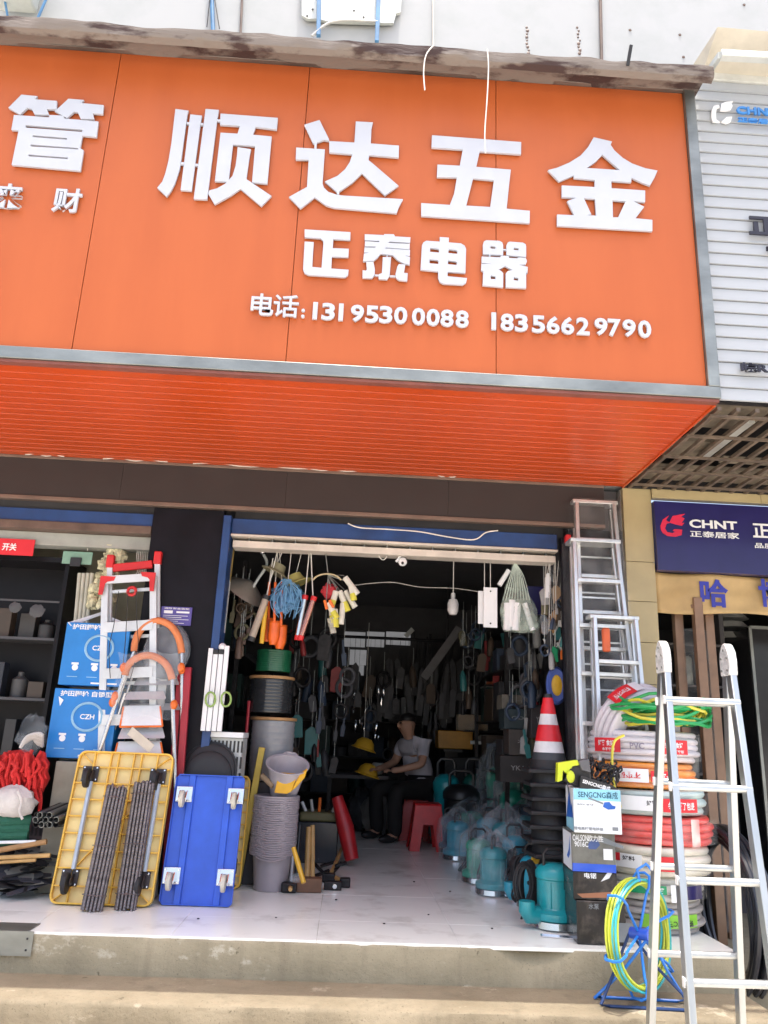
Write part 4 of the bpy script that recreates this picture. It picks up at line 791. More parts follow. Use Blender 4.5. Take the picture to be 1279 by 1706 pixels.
def caster(t,M,x,z,wm,pm,r=.05,flip=1):
    """plate on the deck, fork and wheel standing out towards the street"""
    pl=MB(M).box(x-.055,x+.055,-.032,-.024,z-.05,z+.05).build('caster_plate',pm,t,bev=.003)
    MB(M).prism([(x-.03,-.03,z+.025),(x-.03,-.03,z-.03),(x-.025,-.09,z-.05),(x-.025,-.1,z-.03),(x-.025,-.07,z+.02)],(.006,0,0)).build('fork',pm,pl)
    MB(M).prism([(x+.024,-.03,z+.025),(x+.024,-.03,z-.03),(x+.022,-.09,z-.05),(x+.022,-.1,z-.03),(x+.022,-.07,z+.02)],(.006,0,0)).build('fork',pm,pl)
    Wm=M@Matrix.Translation((x,-.085,z-.035))@Matrix.Rotation(R(90),4,'Y')
    MB(Wm).lathe([(.012,-.016),(r*.72,-.014),(r*.95,-.013),(r,-.006),(r,.006),(r*.95,.013),(r*.72,.014),(.012,.016)],22).build('wheel',wm,pl)
    for i,(a,b) in enumerate(((-.042,-.038),(.042,-.038),(-.042,.038),(.042,.038))): MB(M@Matrix.Translation((x+a,-.033,z+b))@Matrix.Rotation(R(90),4,'X')).lathe([(.008,0),(.006,.006),(0,.007)],8).build('bolt',CHROME,pl)
def yellow_trolley(label,bl,br,tl,tr,dy):
    M,w,h=frame(bl,br,tl,tr,dy); t=thing('platform_trolley',label,'trolley',M.translation)
    MB(M).prism(rrect(w,h,.05,y=.0),(0,.012,0)).build('deck',mat('recess_lit_deck',(.84,.68,.3),.4,var=.08),t)  # paler than the ribs: light in the recesses put into the colour
    mb=MB(M); o=rrect(w,h,.05,y=-.035); i_=rrect(w-.02,h-.02,.045,.01,.01,-.035); n=len(o)
    q=[(p[0],0,p[2]) for p in o]; qi=[(p[0],0,p[2]) for p in i_]
    mb.add(o+i_+q+qi,[(k,(k+1)%n,n+(k+1)%n,n+k) for k in range(n)]+[(k,2*n+k,2*n+(k+1)%n,(k+1)%n) for k in range(n)]+[(n+k,n+(k+1)%n,3*n+(k+1)%n,3*n+k) for k in range(n)]); mb.build('rim',YEL,t)
    for x in [w*k for k in (.17,.34,.42,.58,.66,.83)]: MB(M).box(x-.004,x+.004,-.032,0,.011,h-.011).build('rib',YEL,t)
    for z in [h*k/9 for k in range(1,9)]: MB(M).box(.011,w-.011,-.0305,0,z-.004,z+.004).build('rib',YEL,t)
    for x0,z0,x1,z1 in ((.02,.02,.12,.1),(w-.02,.02,w-.12,.1),(.02,h-.02,.12,h-.1),(w-.02,h-.02,w-.12,h-.1),(.18*w,.22*h,.5*w,.5*h),(.82*w,.7*h,.5*w,.5*h)): MB(M).bar((x0,-.015,z0),(x1,-.015,z1),.03,.005,(0,1,0)).build('rib',YEL,t)
    for x,z in ((.09,.15),(w-.1,.15),(.09,h-.15),(w-.1,h-.15)): caster(t,M,x+.01,z,RUBBER,mat('dark_fork',(.05,.04,.04),.4,.4),.064)
    for x in (.115,w-.075): MB(M).tube([(x,-.034,.2),(x,-.034,h-.2)],.016,10).build('handle_tube',mat('grey_blue_tube',(.5,.54,.6),.3,.5),t)
    return M,w,h,t
M1,w1,h1,_t=yellow_trolley('yellow plastic platform trolley leaning with two rod bundles against it',(84,1505),(253,1512),(147,1258),(293,1252),.2)
# second yellow trolley behind the blue one
yellow_trolley('yellow platform trolley mostly hidden behind the blue trolley',(300,1478),(400,1482),(330,1292),(424,1292),.14)
# blue trolley
M2,w2,h2=frame((264,1508),(387,1510),(290,1292),(411,1292),.14); t=thing('platform_trolley','blue steel platform trolley on end with pale casters','trolley',M2.translation)
MB(M2).prism(rrect(w2,h2,.03,y=.0),(0,.006,0)).build('deck',BLUE,t)
for x in (w2*.24,w2*.78): MB(M2).box(x-.022,x+.022,-.022,-.001,.004,h2-.004).build('channel',BLUE,t,bev=.004)
for a,b,c,d in ((0,.006,.02,h2-.02),(w2-.006,w2,.02,h2-.02)): MB(M2).box(a,b,-.025,-.001,c,d).build('flange',BLUE,t)
for c,d in ((0,.006),(h2-.006,h2)): MB(M2).box(.02,w2-.02,-.025,-.001,c,d).build('flange',BLUE,t)
for x,z in ((.06,.17),(w2-.06,.17),(.07,h2-.13),(w2-.05,h2-.13)): caster(t,M2,x,z,CAST_P,CHROME,.055)
# bundles of threaded rod standing against the yellow trolley
ROD=mat('threaded_rod_steel',(.22,.19,.19),.4,.7,var=.3,vs=40)
def rod_mesh(L,r=.0105):
    pr=[(0,0)]; n=int(L/.016)
    for i in range(n): pr+=[(r*.86,i*.016+.002),(r,i*.016+.006),(r,i*.016+.01),(r*.86,i*.016+.014)]
    return pr+[(0,L)]
for (u0,v0),(u1,v1),lb in (((152,1518),(196,1308),'bundle of threaded steel rods nearer the open side of the yellow trolley'),((208,1516),(241,1302),'bundle of threaded steel rods beside the right casters of the yellow trolley')):
    a=PZ(u0,v0,.002); b=PY(u1,v1,a.y+.1); d=b-a; t=thing('rod_bundle',lb,'rods',a); n=d.normalized(); s_=V((1,0,0)); s_=(s_-n*s_.dot(n)).normalized(); k_=n.cross(s_)
    base=None
    for r_,cn_ in ((0,6),(1,6),(2,5)):
        for i in range(cn_):
            off=s_*((i-(cn_-1)/2)*.0225)+k_*(r_-1)*.02*-1; zz=rnd.uniform(-.012,.012)
            if base is None: base=MB(Matrix.Translation(a+off)@n.to_track_quat('Z','Y').to_matrix().to_4x4()).lathe(rod_mesh(d.length),8).build('rod',ROD,t,smooth=50); o0=off
            else: inst(base,t,off-o0+n*zz)
    for f_ in (.12,.5,.9):
        c=a+d*f_; MB().tube([c+s_*.075*math.cos(x)+k_*.036*math.sin(x) for x in [2*math.pi*j/16 for j in range(16)]],.003,5,True).build('tie_wire',ROD,t)
# rubber tubs behind the blue trolley
for u,v,y,sx,lb in ((349,1290,1.07,1.06,'rearmost black rubber tub tilted behind the blue trolley'),(346,1300,1.03,.98,'front black rubber tub tilted behind the blue trolley')):
    p=PY(u,v-8,y); T=Matrix.Translation(p)@Matrix.Rotation(R(80),4,'X'); mb=MB(T).lathe([(.0,.03),(.1*sx,.03),(.15*sx,.024),(.168*sx,.012),(.172*sx,0),(.185*sx,-.004),(.185*sx,-.014),(.16*sx,-.012)],30); tag(mb.build('rubber_tub',mat('matt_black_rubber',(.02,.02,.022),.55),base=p),lb,'tub')
# notice plate on the column
PUR=mat('violet_plate',(.09,.07,.3),.35); p0,p1=PY(270,1010,1.095),PY(318,1043,1.095)
npl=thing('notice_plate','small violet printed notice plate fixed to the black column','notice',(p0.x,1.09,p1.z)); MB().box(p0.x,p1.x,1.085,1.098,p1.z,p0.z).build('plate',PUR,npl,bev=.002)
w_,h_=p1.x-p0.x,p0.z-p1.z
def npatch(x0,z0,x1,z1,M=PRINTW): MB().box(p0.x+w_*x0,p0.x+w_*x1,1.0825,1.0845,p1.z+h_*z0,p1.z+h_*z1).build('print',M,npl,smooth=0)
mb=MB(); text(mb,'消防安全告知',(p0.x+w_*.5,1.083,p1.z+h_*.9),(1,0,0),(0,0,1),h_*.1,0,.01,w_*.8); mb.build('lettering',PRINTW,npl,smooth=0)
npatch(.1,.62,.38,.78); npatch(.5,.66,.92,.76,PRINTW)
for i,z in enumerate((.5,.4,.3,.2,.1)): npatch(.08,z,.08+(.8,.6,.84,.5,.7)[i],z+.025)
# extension ladder
WALU=mat('white_anodised',(.66,.69,.71),.38,.35,var=.08)
xl=thing('extension_ladder','white extension ladder with red end caps leaning on the column','ladder',PZ(165,1450,0))
def rail_pts(u0,v0,u1,v1,y0,y1):
    a,b=PY(u0,v0,y0),PY(u1,v1,y1); c=foot(a,b,.003); return a,c
rl_=[rail_pts(176,966,170,1240,1.035,1.01),rail_pts(256,960,255,1240,1.035,1.01)]
for (a,c) in rl_:
    MB().bar(a,c,.05,.03).build('rail',WALU,xl,bev=.003)
    b=a+V((.005,.045,.13)); MB().bar(b,c+V((.005,.045,0)),.042,.03).build('fly_rail',WALU,xl,bev=.003)
    MB().bar(b+V((0,0,-.03)),b+V((0,0,.07)),.056,.05).build('end_cap',RED,xl,bev=.008)
(aL,cL),(aR,cR)=rl_
def xrung(v,h,dy,M,nm='rung'):
    p=at_v(aL,cL,v); k=(p-aL).length/(cL-aL).length; q=aR.lerp(cR,k); MB().bar(p+V((0,dy,0)),q+V((0,dy,0)),.02,h,(0,1,0)).build(nm,M,xl,bev=.002)
tp=(aL+aR)/2; MB().bar(aL-V((.02,0.03,.01)),aR+V((.02,-.03,-.01)),.018,.06,(0,1,0)).build('top_bar',WALU,xl,bev=.003)
MB().bar(aL+V((.03,.045,.1)),aR+V((-.03,.045,.1)),.03,.06,(0,1,0)).build('cap_bar',RED,xl,bev=.006)
for s,a in ((1,aL),(-1,aR)):
    o_=a+V((-.025*s,-.045,.02)); MB().prism([o_,o_+V((.11*s,0,0)),o_+V((.1*s,0,-.03)),o_+V((.055*s,0,-.04)),o_+V((.04*s,0,-.055)),o_+V((.03*s,0,-.14)),o_+V((0,0,-.14))],(0,.008,0)).build('corner_bracket',RED,xl)
for v,h,dy,nm in ((1046,.075,-.012,'rung'),(1123,.075,-.012,'rung'),(1200,.075,-.012,'rung'),(985,.025,.045,'fly_rung'),(1062,.025,.045,'fly_rung'),(1139,.025,.045,'fly_rung')): xrung(v,h,dy,WALU,nm)
m_=at_v(aL,cL,985).lerp(at_v(aR,cR,985),.55); MB().tube([m_+V((.03*math.cos(a),.0,.03*math.sin(a))) for a in [j*math.pi/5 for j in range(10)]],.012,6,True).build('pulley',RED,xl)
for k,du in enumerate((-30,-4,18)):
    MB().tube(curve_pts([(216+du*.6,985),(214+du*.8,1040),(212+du,1080),(205+du*.7,1130)],.97-.01*k),.003,5).build('rope',RUBBER,xl)
# household step stools with orange hoops
OF=mat('orange_foam',(.68,.22,.08),.6,var=.15); SIL=mat('silver_tube',(.68,.68,.7),.25,.85,var=.06)
def stool(label,hoop,legs,joints,steps,y0,y1):
    """hoop pixels on the top, leg pixels low down; plane leans from y1 (top) to y0 (foot)"""
    vt,vb=min(v for u,v in hoop),1420; Y=lambda v:y1+(y0-y1)*(v-vt)/(vb-vt)
    P=lambda u,v,d=0:PY(u,v,Y(v)+d)
    t=thing('step_stool',label,'step ladder',foot(P(*hoop[0]),P(*legs[0]),.003))
    pts=[P(*p) for p in hoop]; sm=[]
    for i in range(len(pts)-1):
        a,b,c,d=pts[max(i-1,0)],pts[i],pts[i+1],pts[min(i+2,len(pts)-1)]
        for k in range(5): x=k/5; sm.append(.5*((2*b)+(c-a)*x+(2*a-5*b+4*c-d)*x*x+(3*b-a-3*c+d)*x**3))
    sm.append(pts[-1]); MB().tube(sm,.026,12).build('hoop_grip',OF,t)
    for e,l in ((pts[0],legs[0]),(pts[-1],legs[1])):
        MB().tube([e,foot(e,P(*l),.003)],.014,10).build('front_leg',SIL,t)
        MB().tube([e+V((0,.07,-.12)),foot(e+V((0,.07,-.12)),P(*l)+V((.03 if l is legs[0] else -.03,.1,0)),.003)],.012,10).build('rear_leg',SIL,t)
    for u,v in joints: MB().ball(P(u,v,-.005),.027,10,7,(1,1,1.3)).build('joint_cap',ORANGE,t)
    for u0,u1,v0,v1,M,fr in steps:
        a,b,c,d=P(u0,v1,-.03),P(u1,v1-1,-.03),P(u1-4,v0-1,.02),P(u0+6,v0,.02)
        s_=MB().prism([a,b,c,d],(0,.012,.012)).build('tread',M,t,bev=.003)
        if fr:
            for p,q in ((a,d),(b,c),(a,b)): MB().tube([p,q],.007,6).build('tread_edge',ORANGE,s_)
    return t
GREYT=mat('grey_tread',(.4,.4,.41),.45)
stool('taller folding step stool with orange foam hoop over a dark oval board',[(224,1085),(226,1068),(234,1050),(248,1038),(264,1034),(281,1040),(293,1053),(300,1070),(303,1088)],[(165,1260),(304,1260)],[(303,1116)],[(222,298,1132,1142,GREYT,0),(210,300,1175,1184,GREYT,0)],.99,1.03)
st2=stool('shorter silver step stool with orange hoop and white treads, film over its top',[(208,1125),(212,1112),(221,1101),(234,1094),(248,1092),(263,1096),(276,1106),(283,1118),(287,1132)],[(150,1300),(292,1300)],[(206,1112),(192,1160),(188,1170),(290,1174),(302,1112)],[(207,276,1155,1166,WALU,0),(200,271,1178,1211,WHITE,1),(196,274,1216,1231,WALU,0),(190,272,1238,1262,WHITE,1)],.93,.96)
mb=MB(); vs=[]
for i in range(9):
    for j in range(9):
        s_,q_=i/8,j/8; u=196+s_*100+q_*-8; v=1086+q_*110; e=1 if 0<s_<1 else 1.0
        p=PY(u+ (6*math.sin(q_*7)),v+4*math.sin(s_*9),.9-.03*math.sin(math.pi*s_)-.02*noise.noise(V((s_*5,q_*5,1)))); vs.append(p)
mb.add(vs,[(i*9+j,i*9+j+1,(i+1)*9+j+1,(i+1)*9+j) for i in range(8) for j in range(8)]); mb.build('film_wrap',FILM2,st2,smooth=30)
p=PY(235,1232,.86); mb=MB(Matrix.Translation(p)@Matrix.Rotation(R(35),4,'Y')@Matrix.Rotation(R(25),4,'X')).box(-.1,.1,-.004,.0,-.035,.035); mb.build('card_tag',CREAMM,st2)
ob_=PY(278,1085,1.04); T=Matrix.Translation(ob_)@Matrix.Rotation(R(83),4,'X'); bo=thing('oval_board','dark oval board in bubble film behind the orange hoops','board',foot(ob_,ob_+V((0,-.05,-1)),0.003))
MB(T).lathe([(0,.012),(.155,.012),(.165,0),(.155,-.012),(0,-.012)],30,sx=1,sy=1.25).build('board',mat('dark_board',(.07,.07,.08),.5),bo); MB(T).lathe([(0,.02),(.162,.02),(.172,.0)],30,sx=1,sy=1.25).build('film_wrap',FILM2,bo)
MB().bar(foot(ob_,ob_+V((0,-.05,-1)),.003),ob_,.06,.015).build('stay',GREYT,bo)
a,c=rail_pts(314,1112,300,1300,1.03,1.0); rb=thing('folded_red_frame','narrow dark red folded frame beside the step stools','frame',c)
MB().bar(a,c,.05,.035).build('post',mat('crimson_paint',(.35,.015,.03),.4),rb,bev=.004); MB().bar(a+V((-.06,.03,-.05)),c+V((-.06,.03,0)),.04,.03).build('post',MT['crimson_paint'],rb,bev=.004)
for k in (.15,.5,.8): q=a.lerp(c,k); MB().bar(q,q+V((-.06,.03,0)),.02,.02,(0,0,1)).build('rung',MT['crimson_paint'],rb)
# white folding rack and louvred crate in the doorway
a=PY(352,1082,1.05); fr_=thing('folding_rack','folded white slat rack with black caps and a lime strap','rack',(a.x,1.05,PY(352,1218,1.05).z))
zb_=PY(350,1218,1.05).z
for i,(u,vt) in enumerate(((352,1080),(360,1088),(369,1088),(379,1076))):
    p=PY(u,vt,1.05); MB().box(p.x-.017,p.x+.017,1.04,1.06,zb_,p.z).build('slat',WHITE,fr_,bev=.003)
    if i in (1,2): MB().box(p.x-.019,p.x+.019,1.037,1.063,p.z-.01,p.z+.025).build('cap',BLACK,fr_,bev=.004)
p=PY(371,1078,1.07); MB().ball(p,.03,10,7).build('knob',WHITE,fr_)
for s in (-1,1): 
    p=PY(364+s*13,1165,1.02); MB().tube([p+V((.035*math.cos(a),-.01*math.sin(a),.05*math.sin(a))) for a in [j*math.pi/6 for j in range(12)]],.008,5,True).build('strap',mat('lime_strap',(.28,.42,.12),.6),fr_)
cr=thing('louvre_crate','white louvred plastic crate under the folded slat rack','crate',(PY(375,1290,1.2).x,1.2,0))
x0,x1=PY(345,1240,1.12).x,PY(404,1240,1.12).x; z1=zb_-.002; MB().box(x0,x1,1.14,1.4,.003,z1-.04).build('body',mat('crate_grey',(.5,.52,.52),.5),cr,bev=.004); MB().box(x0-.005,x1+.005,1.1,1.42,z1-.038,z1).build('lid',WHITE,cr,bev=.004)
for i in range(9):
    for r_ in range(3): MB().box(x0+.02+i*.028,x0+.034+i*.028,1.136,1.139,z1-.14-r_*.11,z1-.06-r_*.11).build('slot',BLACK,cr,smooth=0)
# bucket stack
BK=mat('lilac_grey_bucket',(.36,.32,.345),.4,var=.08,coat=.15); b0=PZ(447,1487,.002)+V((0,.13,0))
tpx=PY(462,1325,b0.y); lean=V((tpx.x-b0.x,0,0)); H_=tpx.z; nB=27
bh,br0,br1=.25,.128,.165; step=(H_-bh)/(nB-1)
LAB=['bottom']; B0=None
for i in range(nB):
    z=.002+i*step; x=b0.x+lean.x*(z+.1)/H_+rnd.uniform(-.003,.003)
    lb='whole lilac grey bucket standing at the bottom of the tall bucket stack' if i==0 else 'lilac grey bucket nested in the tall bucket stack'
    if B0 is None:
        t=thing('bucket',lb,'bucket',(x,b0.y,z)); TM=Matrix.Translation((x,b0.y,z))
        MB(TM).lathe([(0,.004),(br0-.012,0),(br0-.008,.01),(br1-.024,bh-.016),(br1,bh-.015),(br1+.005,bh-.012),(br1+.005,bh-.003),(br1,bh),(br1-.02,bh-.002),(br1-.03,bh-.01),(br0-.018,.014),(0,.016)],36).build('shell',BK,t)
        MB(TM).tube([(math.cos(a)*(br1+.006),math.sin(a)*(br1+.006),bh-.02-.02*math.sin((a-R(230))/R(80)*math.pi)) for a in [R(230+k*8) for k in range(11)]],.005,6).build('lug',BK,t); B0=t
    else:
        c=dup(B0,(x,b0.y,z),rnd.uniform(-.15,.15),lb); c['group']='nested buckets'
zt_=.002+(nB-1)*step+bh; xt=b0.x+lean.x
p=PY(476,1296,b0.y-.02); fu=thing('funnel_pail','pale translucent pail with pouring lip tilted on top of the bucket stack','pail',p)
T=Matrix.Translation(p+V((0,.02,.0)))@Matrix.Rotation(R(6),4,'Y')@Matrix.Rotation(R(24),4,'X'); PAL=mat('pale_lilac_plastic',(.5,.46,.49),.35,coat=.2)
MB(T).lathe([(0,-.13),(.1,-.13),(.15,.1),(.165,.105),(.165,.113),(.145,.108),(.095,-.12),(0,-.12)],36).build('shell',PAL,fu); MB(T).tube([(-.05,.16,.108),(-.03,.19,.108),(.03,.19,.108),(.05,.16,.108)],.01,6).build('lug',PAL,fu)
DY=mat('sunny_yellow_plastic',(.86,.45,.01),.4)
for (pp,lb) in (([(457,1321),(465,1289),(496,1291),(486,1319),(478,1323)],'sunny yellow dustpan stuck in the top bucket, wide face out'),([(486,1318),(499,1291),(512,1282),(508,1296),(493,1313)],'sunny yellow dustpan seen edge on behind the other dustpan')):
    mb=MB(); mb.prism([PY(u,v,b0.y-.13) for u,v in pp],(.0,.02,.01)); q=PY(*pp[0],b0.y-.13); o=mb.build('dustpan',DY,base=q,bev=.004); tag(o,lb,'dustpan')
    MB().tube([PY(*pp[1],b0.y-.11),PY(*pp[2],b0.y-.11)],.008,6).build('lip',DY,o)
p,q=PY(436,1292,b0.y-.05),PY(455,1310,b0.y-.08); tag(MB().tube([p,q],.02,10).build('paper_roll',CARD,base=q),'brown paper roll sticking out of the top bucket','roll')
a,b=PY(437,1245,1.45),PY(427,1300,1.45); b=foot(a,b,.003); tag(MB().bar(a,b,.05,.03).build('yellow_profile',mat('ochre_metal',(.45,.33,.06),.4,.3),base=b,bev=.004),'ochre metal profile standing behind the bucket stack','profile')
# hand tools spilled on the floor beside the buckets
IRON=mat('black_iron',(.03,.028,.03),.45,.5,var=.4,vs=20); HWOOD=mat('hickory',(.55,.33,.12),.5,var=.2,vs=4)
def hammer(label,hu,hv,eu,ev,ez,hw,M=HWOOD,hz=.035):
    a=PZ(hu,hv,hz); e=PZ(eu,ev,ez); t=thing('hammer',label,'hammer',(a.x,a.y,0.002))
    MB().obox(a,(hw,0,0),(0,.035,0),(0,0,.033)).build('head',IRON,t,bev=.01); MB().tube([a,a.lerp(e,.5)+V((.005,0,.0)),e],[.014,.017,.014],10).build('handle',M,t); return t
hammer('sledge hammer with bright yellow handle propped on the wooden block',482,1478,484,1482,.035,.055)
p=PZ(510,1488,0); tag(MB(Matrix.Translation(p)@Matrix.Rotation(R(4),4,'Z')).box(-.1,.11,0,.1,.002,.095).build('wooden_block',mat('brown_block',(.2,.1,.055),.6,var=.3,vs=4),base=p,bev=.006),'brown wooden block lying on the tiles beside the hammer heads','block')
a=PZ(506,1472,.1)+V((0,.02,0)); e=PY(489,1412,a.y+.1); tag(MB().tube([a,a.lerp(e,.6),e],[.017,.019,.016],10).build('amber_grip_bar',mat('amber_handle',(.75,.42,.03),.35,coat=.2),base=a),'loose amber tool handle leaning on the wooden block','handle')
hammer('lump hammer with pale wooden handle pointing up behind the block',548,1462,570,1412,.12,.05)
hammer('small black hammer head with short handle at the tool heap edge',575,1470,545,1456,.04,.04)
p=PZ(553,1484,0); cl_=thing('clamp_block','small black iron clamp with a round steel screw on the tiles','clamp',p); MB(Matrix.Translation(p)).box(-.06,.07,0,.06,.002,.06).build('jaw',IRON,cl_,bev=.006); MB(Matrix.Translation(p+V((.02,-.001,.03)))@Matrix.Rotation(R(90),4,'X')).lathe([(.018,0),(.016,.01),(0,.011)],12).build('screw',CHROME,cl_)
for i,(u,v,L,a_) in enumerate(((536,1455,.14,40),(545,1440,.12,-30),(560,1448,.16,75),(530,1445,.15,110),(568,1440,.1,20))):
    p=PZ(u,v,.02+.02*i); d=V((math.cos(R(a_)),.3,.25)).normalized()*L; tag(MB().bar(p-d/2,p+d/2,.025,.018).build('iron_tool',IRON,base=p,bev=.004),('flat iron chisel','short iron wedge','long iron bar','dark iron cutter arm','stubby iron punch')[i]+' in the small tool heap beside the buckets','tool')
p=PZ(484,1478,.06); mb=MB().ball(p+V((.03,.05,.05)),.045,12,8,(1,.7,.7),.4); tag(mb.build('rag',FILM2,base=p),'scrap of crumpled film on the hammer head','film')
# handles and bins behind
for i,(u0,v0,u1,v1,M,r,lb) in enumerate(((515,1378,512,1470,HWOOD,.022,'thick wooden tool handle standing behind the block'),(500,1375,495,1440,BLACK,.014,'black handle with white stripe behind the block'),(492,1380,487,1450,WHITE,.01,'thin white rod standing behind the block'),(521,1375,522,1465,HWOOD,.018,'second wooden tool handle standing behind the block'))):
    y=1.75; a=PY(u0,v0,y); tag(MB().tube([a,V((PY(u1,v1,y).x,y-.1,.003))],r,10).build('wooden_pole',M,base=(a.x,y,.003)),lb,'handle')
p=PZ(520,1450,0)+V((0,.45,0)); bi=thing('tool_bin','dark translucent bin full of small tools behind the tool heap','bin',p); MB(Matrix.Translation(p)).box(-.16,.2,-.1,.25,.003,.34).build('bin_wall',mat('smoky_plastic',(.04,.045,.055),.25),bi,bev=.01); MB(Matrix.Translation(p)).box(-.15,.19,-.09,.24,.342,.42).build('contents',mat('olive_goods',(.16,.15,.07),.6),bi,bev=.02)
for i in range(5): q=p+V((-.1+.06*i,-.02+.03*(i%2),.42)); MB().tube([q,q+V((.02*(i-2),0,.08+.02*(i%3)))],.014,8).build('tool_end',(WHITE,PALE,ORANGE,BLACK,PALE)[i],bi)
a,b=PY(562,1328,2.6),PZ(585,1402,.06); b.y=2.5; tag(MB().tube([a,a.lerp(b,.5)+V((.01,0,0)),b],[.05,.075,.06],14).build('red_roll',mat('dull_red_vinyl',(.42,.015,.02),.4),base=b),'red vinyl roll leaning beside the tool bin','roll')
# ================================================================ left shop window
p=PY(28,911,1.08); rs=thing('red_banner','red banner with white characters hanging inside the left window head','banner',(p.x,1.17,p.z)); x1=PY(57,910,1.17).x; za,zb_=PY(30,898,1.17).z,PY(30,925,1.17).z
MB().box(-3.4,x1,1.17,1.178,zb_,za).build('cloth',REDP,rs); mb=MB(); a,b=PY(4,910,1.168),PY(28,912,1.168); text(mb,'开关',((a+b)/2),(1,0,0),(0,0,1),.06,0,.03,b.x-a.x); mb.build('lettering',PRINTW,rs,smooth=0)
OLIVE=mat('olive_inner_wall',(.36,.34,.25),.8,var=.2,vs=3); MB().box(-4.4,cx0+.05,1.75,1.8,.003,3.1).build('inner_partition',OLIVE,bd)
cb=thing('glass_cabinet','tall black glass cabinet standing in the left window','cabinet',(-2.9,1.3,0)); xr=PY(118,930,1.3).x; zc=PY(60,927,1.3).z
DKG=mat('black_glass',(.008,.0075,.01),.35,spec=.2); MB().box(-4.3,xr,1.62,1.7,.003,zc).build('back_panel',DKG,cb); MB().box(xr-.03,xr,1.3,1.619,.003,zc).build('side_panel',DKG,cb); MB().box(-4.3,xr-.031,1.3,1.619,zc-.04,zc).build('top_panel',DKG,cb)
for k in range(4): MB().box(-4.3,xr-.031,1.32,1.619,.35+.45*k,.37+.45*k).build('shelf',mat('dim_edge',(.06,.06,.065),.5),cb)
CBM=[mat('cab%d'%k,c,.5) for k,c in enumerate(((.05,.048,.045),(.025,.03,.04),(.06,.043,.03),(.035,.035,.035),(.08,.08,.078)))]
for k in range(4):
    for j in range(7):
        x_=xr-.14-j*.16; h_=rnd.uniform(.1,.3); w_=rnd.uniform(.04,.065); z_=.372+.45*k; mb=MB(Matrix.Translation((x_,1.42+.05*(j%2),z_)))
        if (j+k)%3==0: mb.lathe([(w_,0),(w_,h_*.7),(w_*.4,h_*.85),(w_*.4,h_)],12)
        else: mb.box(-w_,w_,-.05,.05,0,h_)
        tag(mb.build('cabinet_item',CBM[(j*2+k)%5],base=(x_,1.42,z_),bev=.003),('dusty grey','slate blue','dull brown','dark grey','pale grey')[(j*2+k)%5]+(' bottle' if (j+k)%3==0 else ' packet')+' on the '+('lowest','second','third','highest')[k]+' shelf of the black cabinet','packet','goods in the black cabinet')
if 1: MB().box(-2.9,xr-.031,1.292,1.299,zc-.36,zc-.345).build('shelf_edge',mat('dim_edge',(.06,.06,.065),.5),cb)
for u,v,r in ((62,1018,.05),(25,1012,.04)):
    MB().ball(PY(u,v,1.288),r,12,8,(1.2,.15,1),.3).build('dim_packet',mat('dim_grey',(.07,.07,.075),.5),cb)
mb=MB(); a,b=PY(106,918,1.25),PY(152,941,1.25); gc=thing('green_card','pale green card hung by a wire in the left window','card',a); MB().box(a.x,b.x,1.25,1.256,b.z,a.z).build('card',mat('pale_green_card',(.2,.36,.28),.6),gc); MB().box(a.x+.07,a.x+.15,1.23,1.249,b.z-.02,a.z-.05).build('black_clip',BLACK,gc); MB().tube([PY(146,918,1.25),PY(149,884,1.25)],.003,5).build('wire',WIRE,gc)
tb=thing('tube_pack','pack of four pale lamp tubes standing in the left window','lamp tubes',PY(138,1050,1.3))
for i in range(4): MB().tube([PY(133+i*7,955,1.3),PY(124+i*6.4,1060,1.3)],.015,10).build('tube',mat('pale_tube',(.5,.5,.42),.35),tb)
fb=thing('fibre_bundle','fluffy cream fibre bundle hanging in the left window','fibre bundle',PY(180,1000,1.5)); FIB=mat('cream_fibre',(.7,.67,.45),.95,var=.35,vs=25,bump=1,bs=90)
mb=MB()
for i in range(70):
    t_=rnd.random(); u=198-35*t_+rnd.uniform(-14,14)*(.6+t_); v=908+100*t_+rnd.uniform(-6,6); mb.ball(PY(u,v,1.28+rnd.uniform(-.05,.05)),rnd.uniform(.025,.05),9,6,(1,1,1),.5)
mb.build('fibre',FIB,fb)['kind']='stuff'
wc=thing('wire_hank','fan of thin white wires hung near the black column','wire',PY(240,920,1.25))
for i in range(8): MB().tube(curve_pts([(232+i*2.5,905),(228+i*3,925),(230+i*2.6,948),(226+i*4,958)],1.25+.004*i),.003,5).build('strand',WIRE,wc)
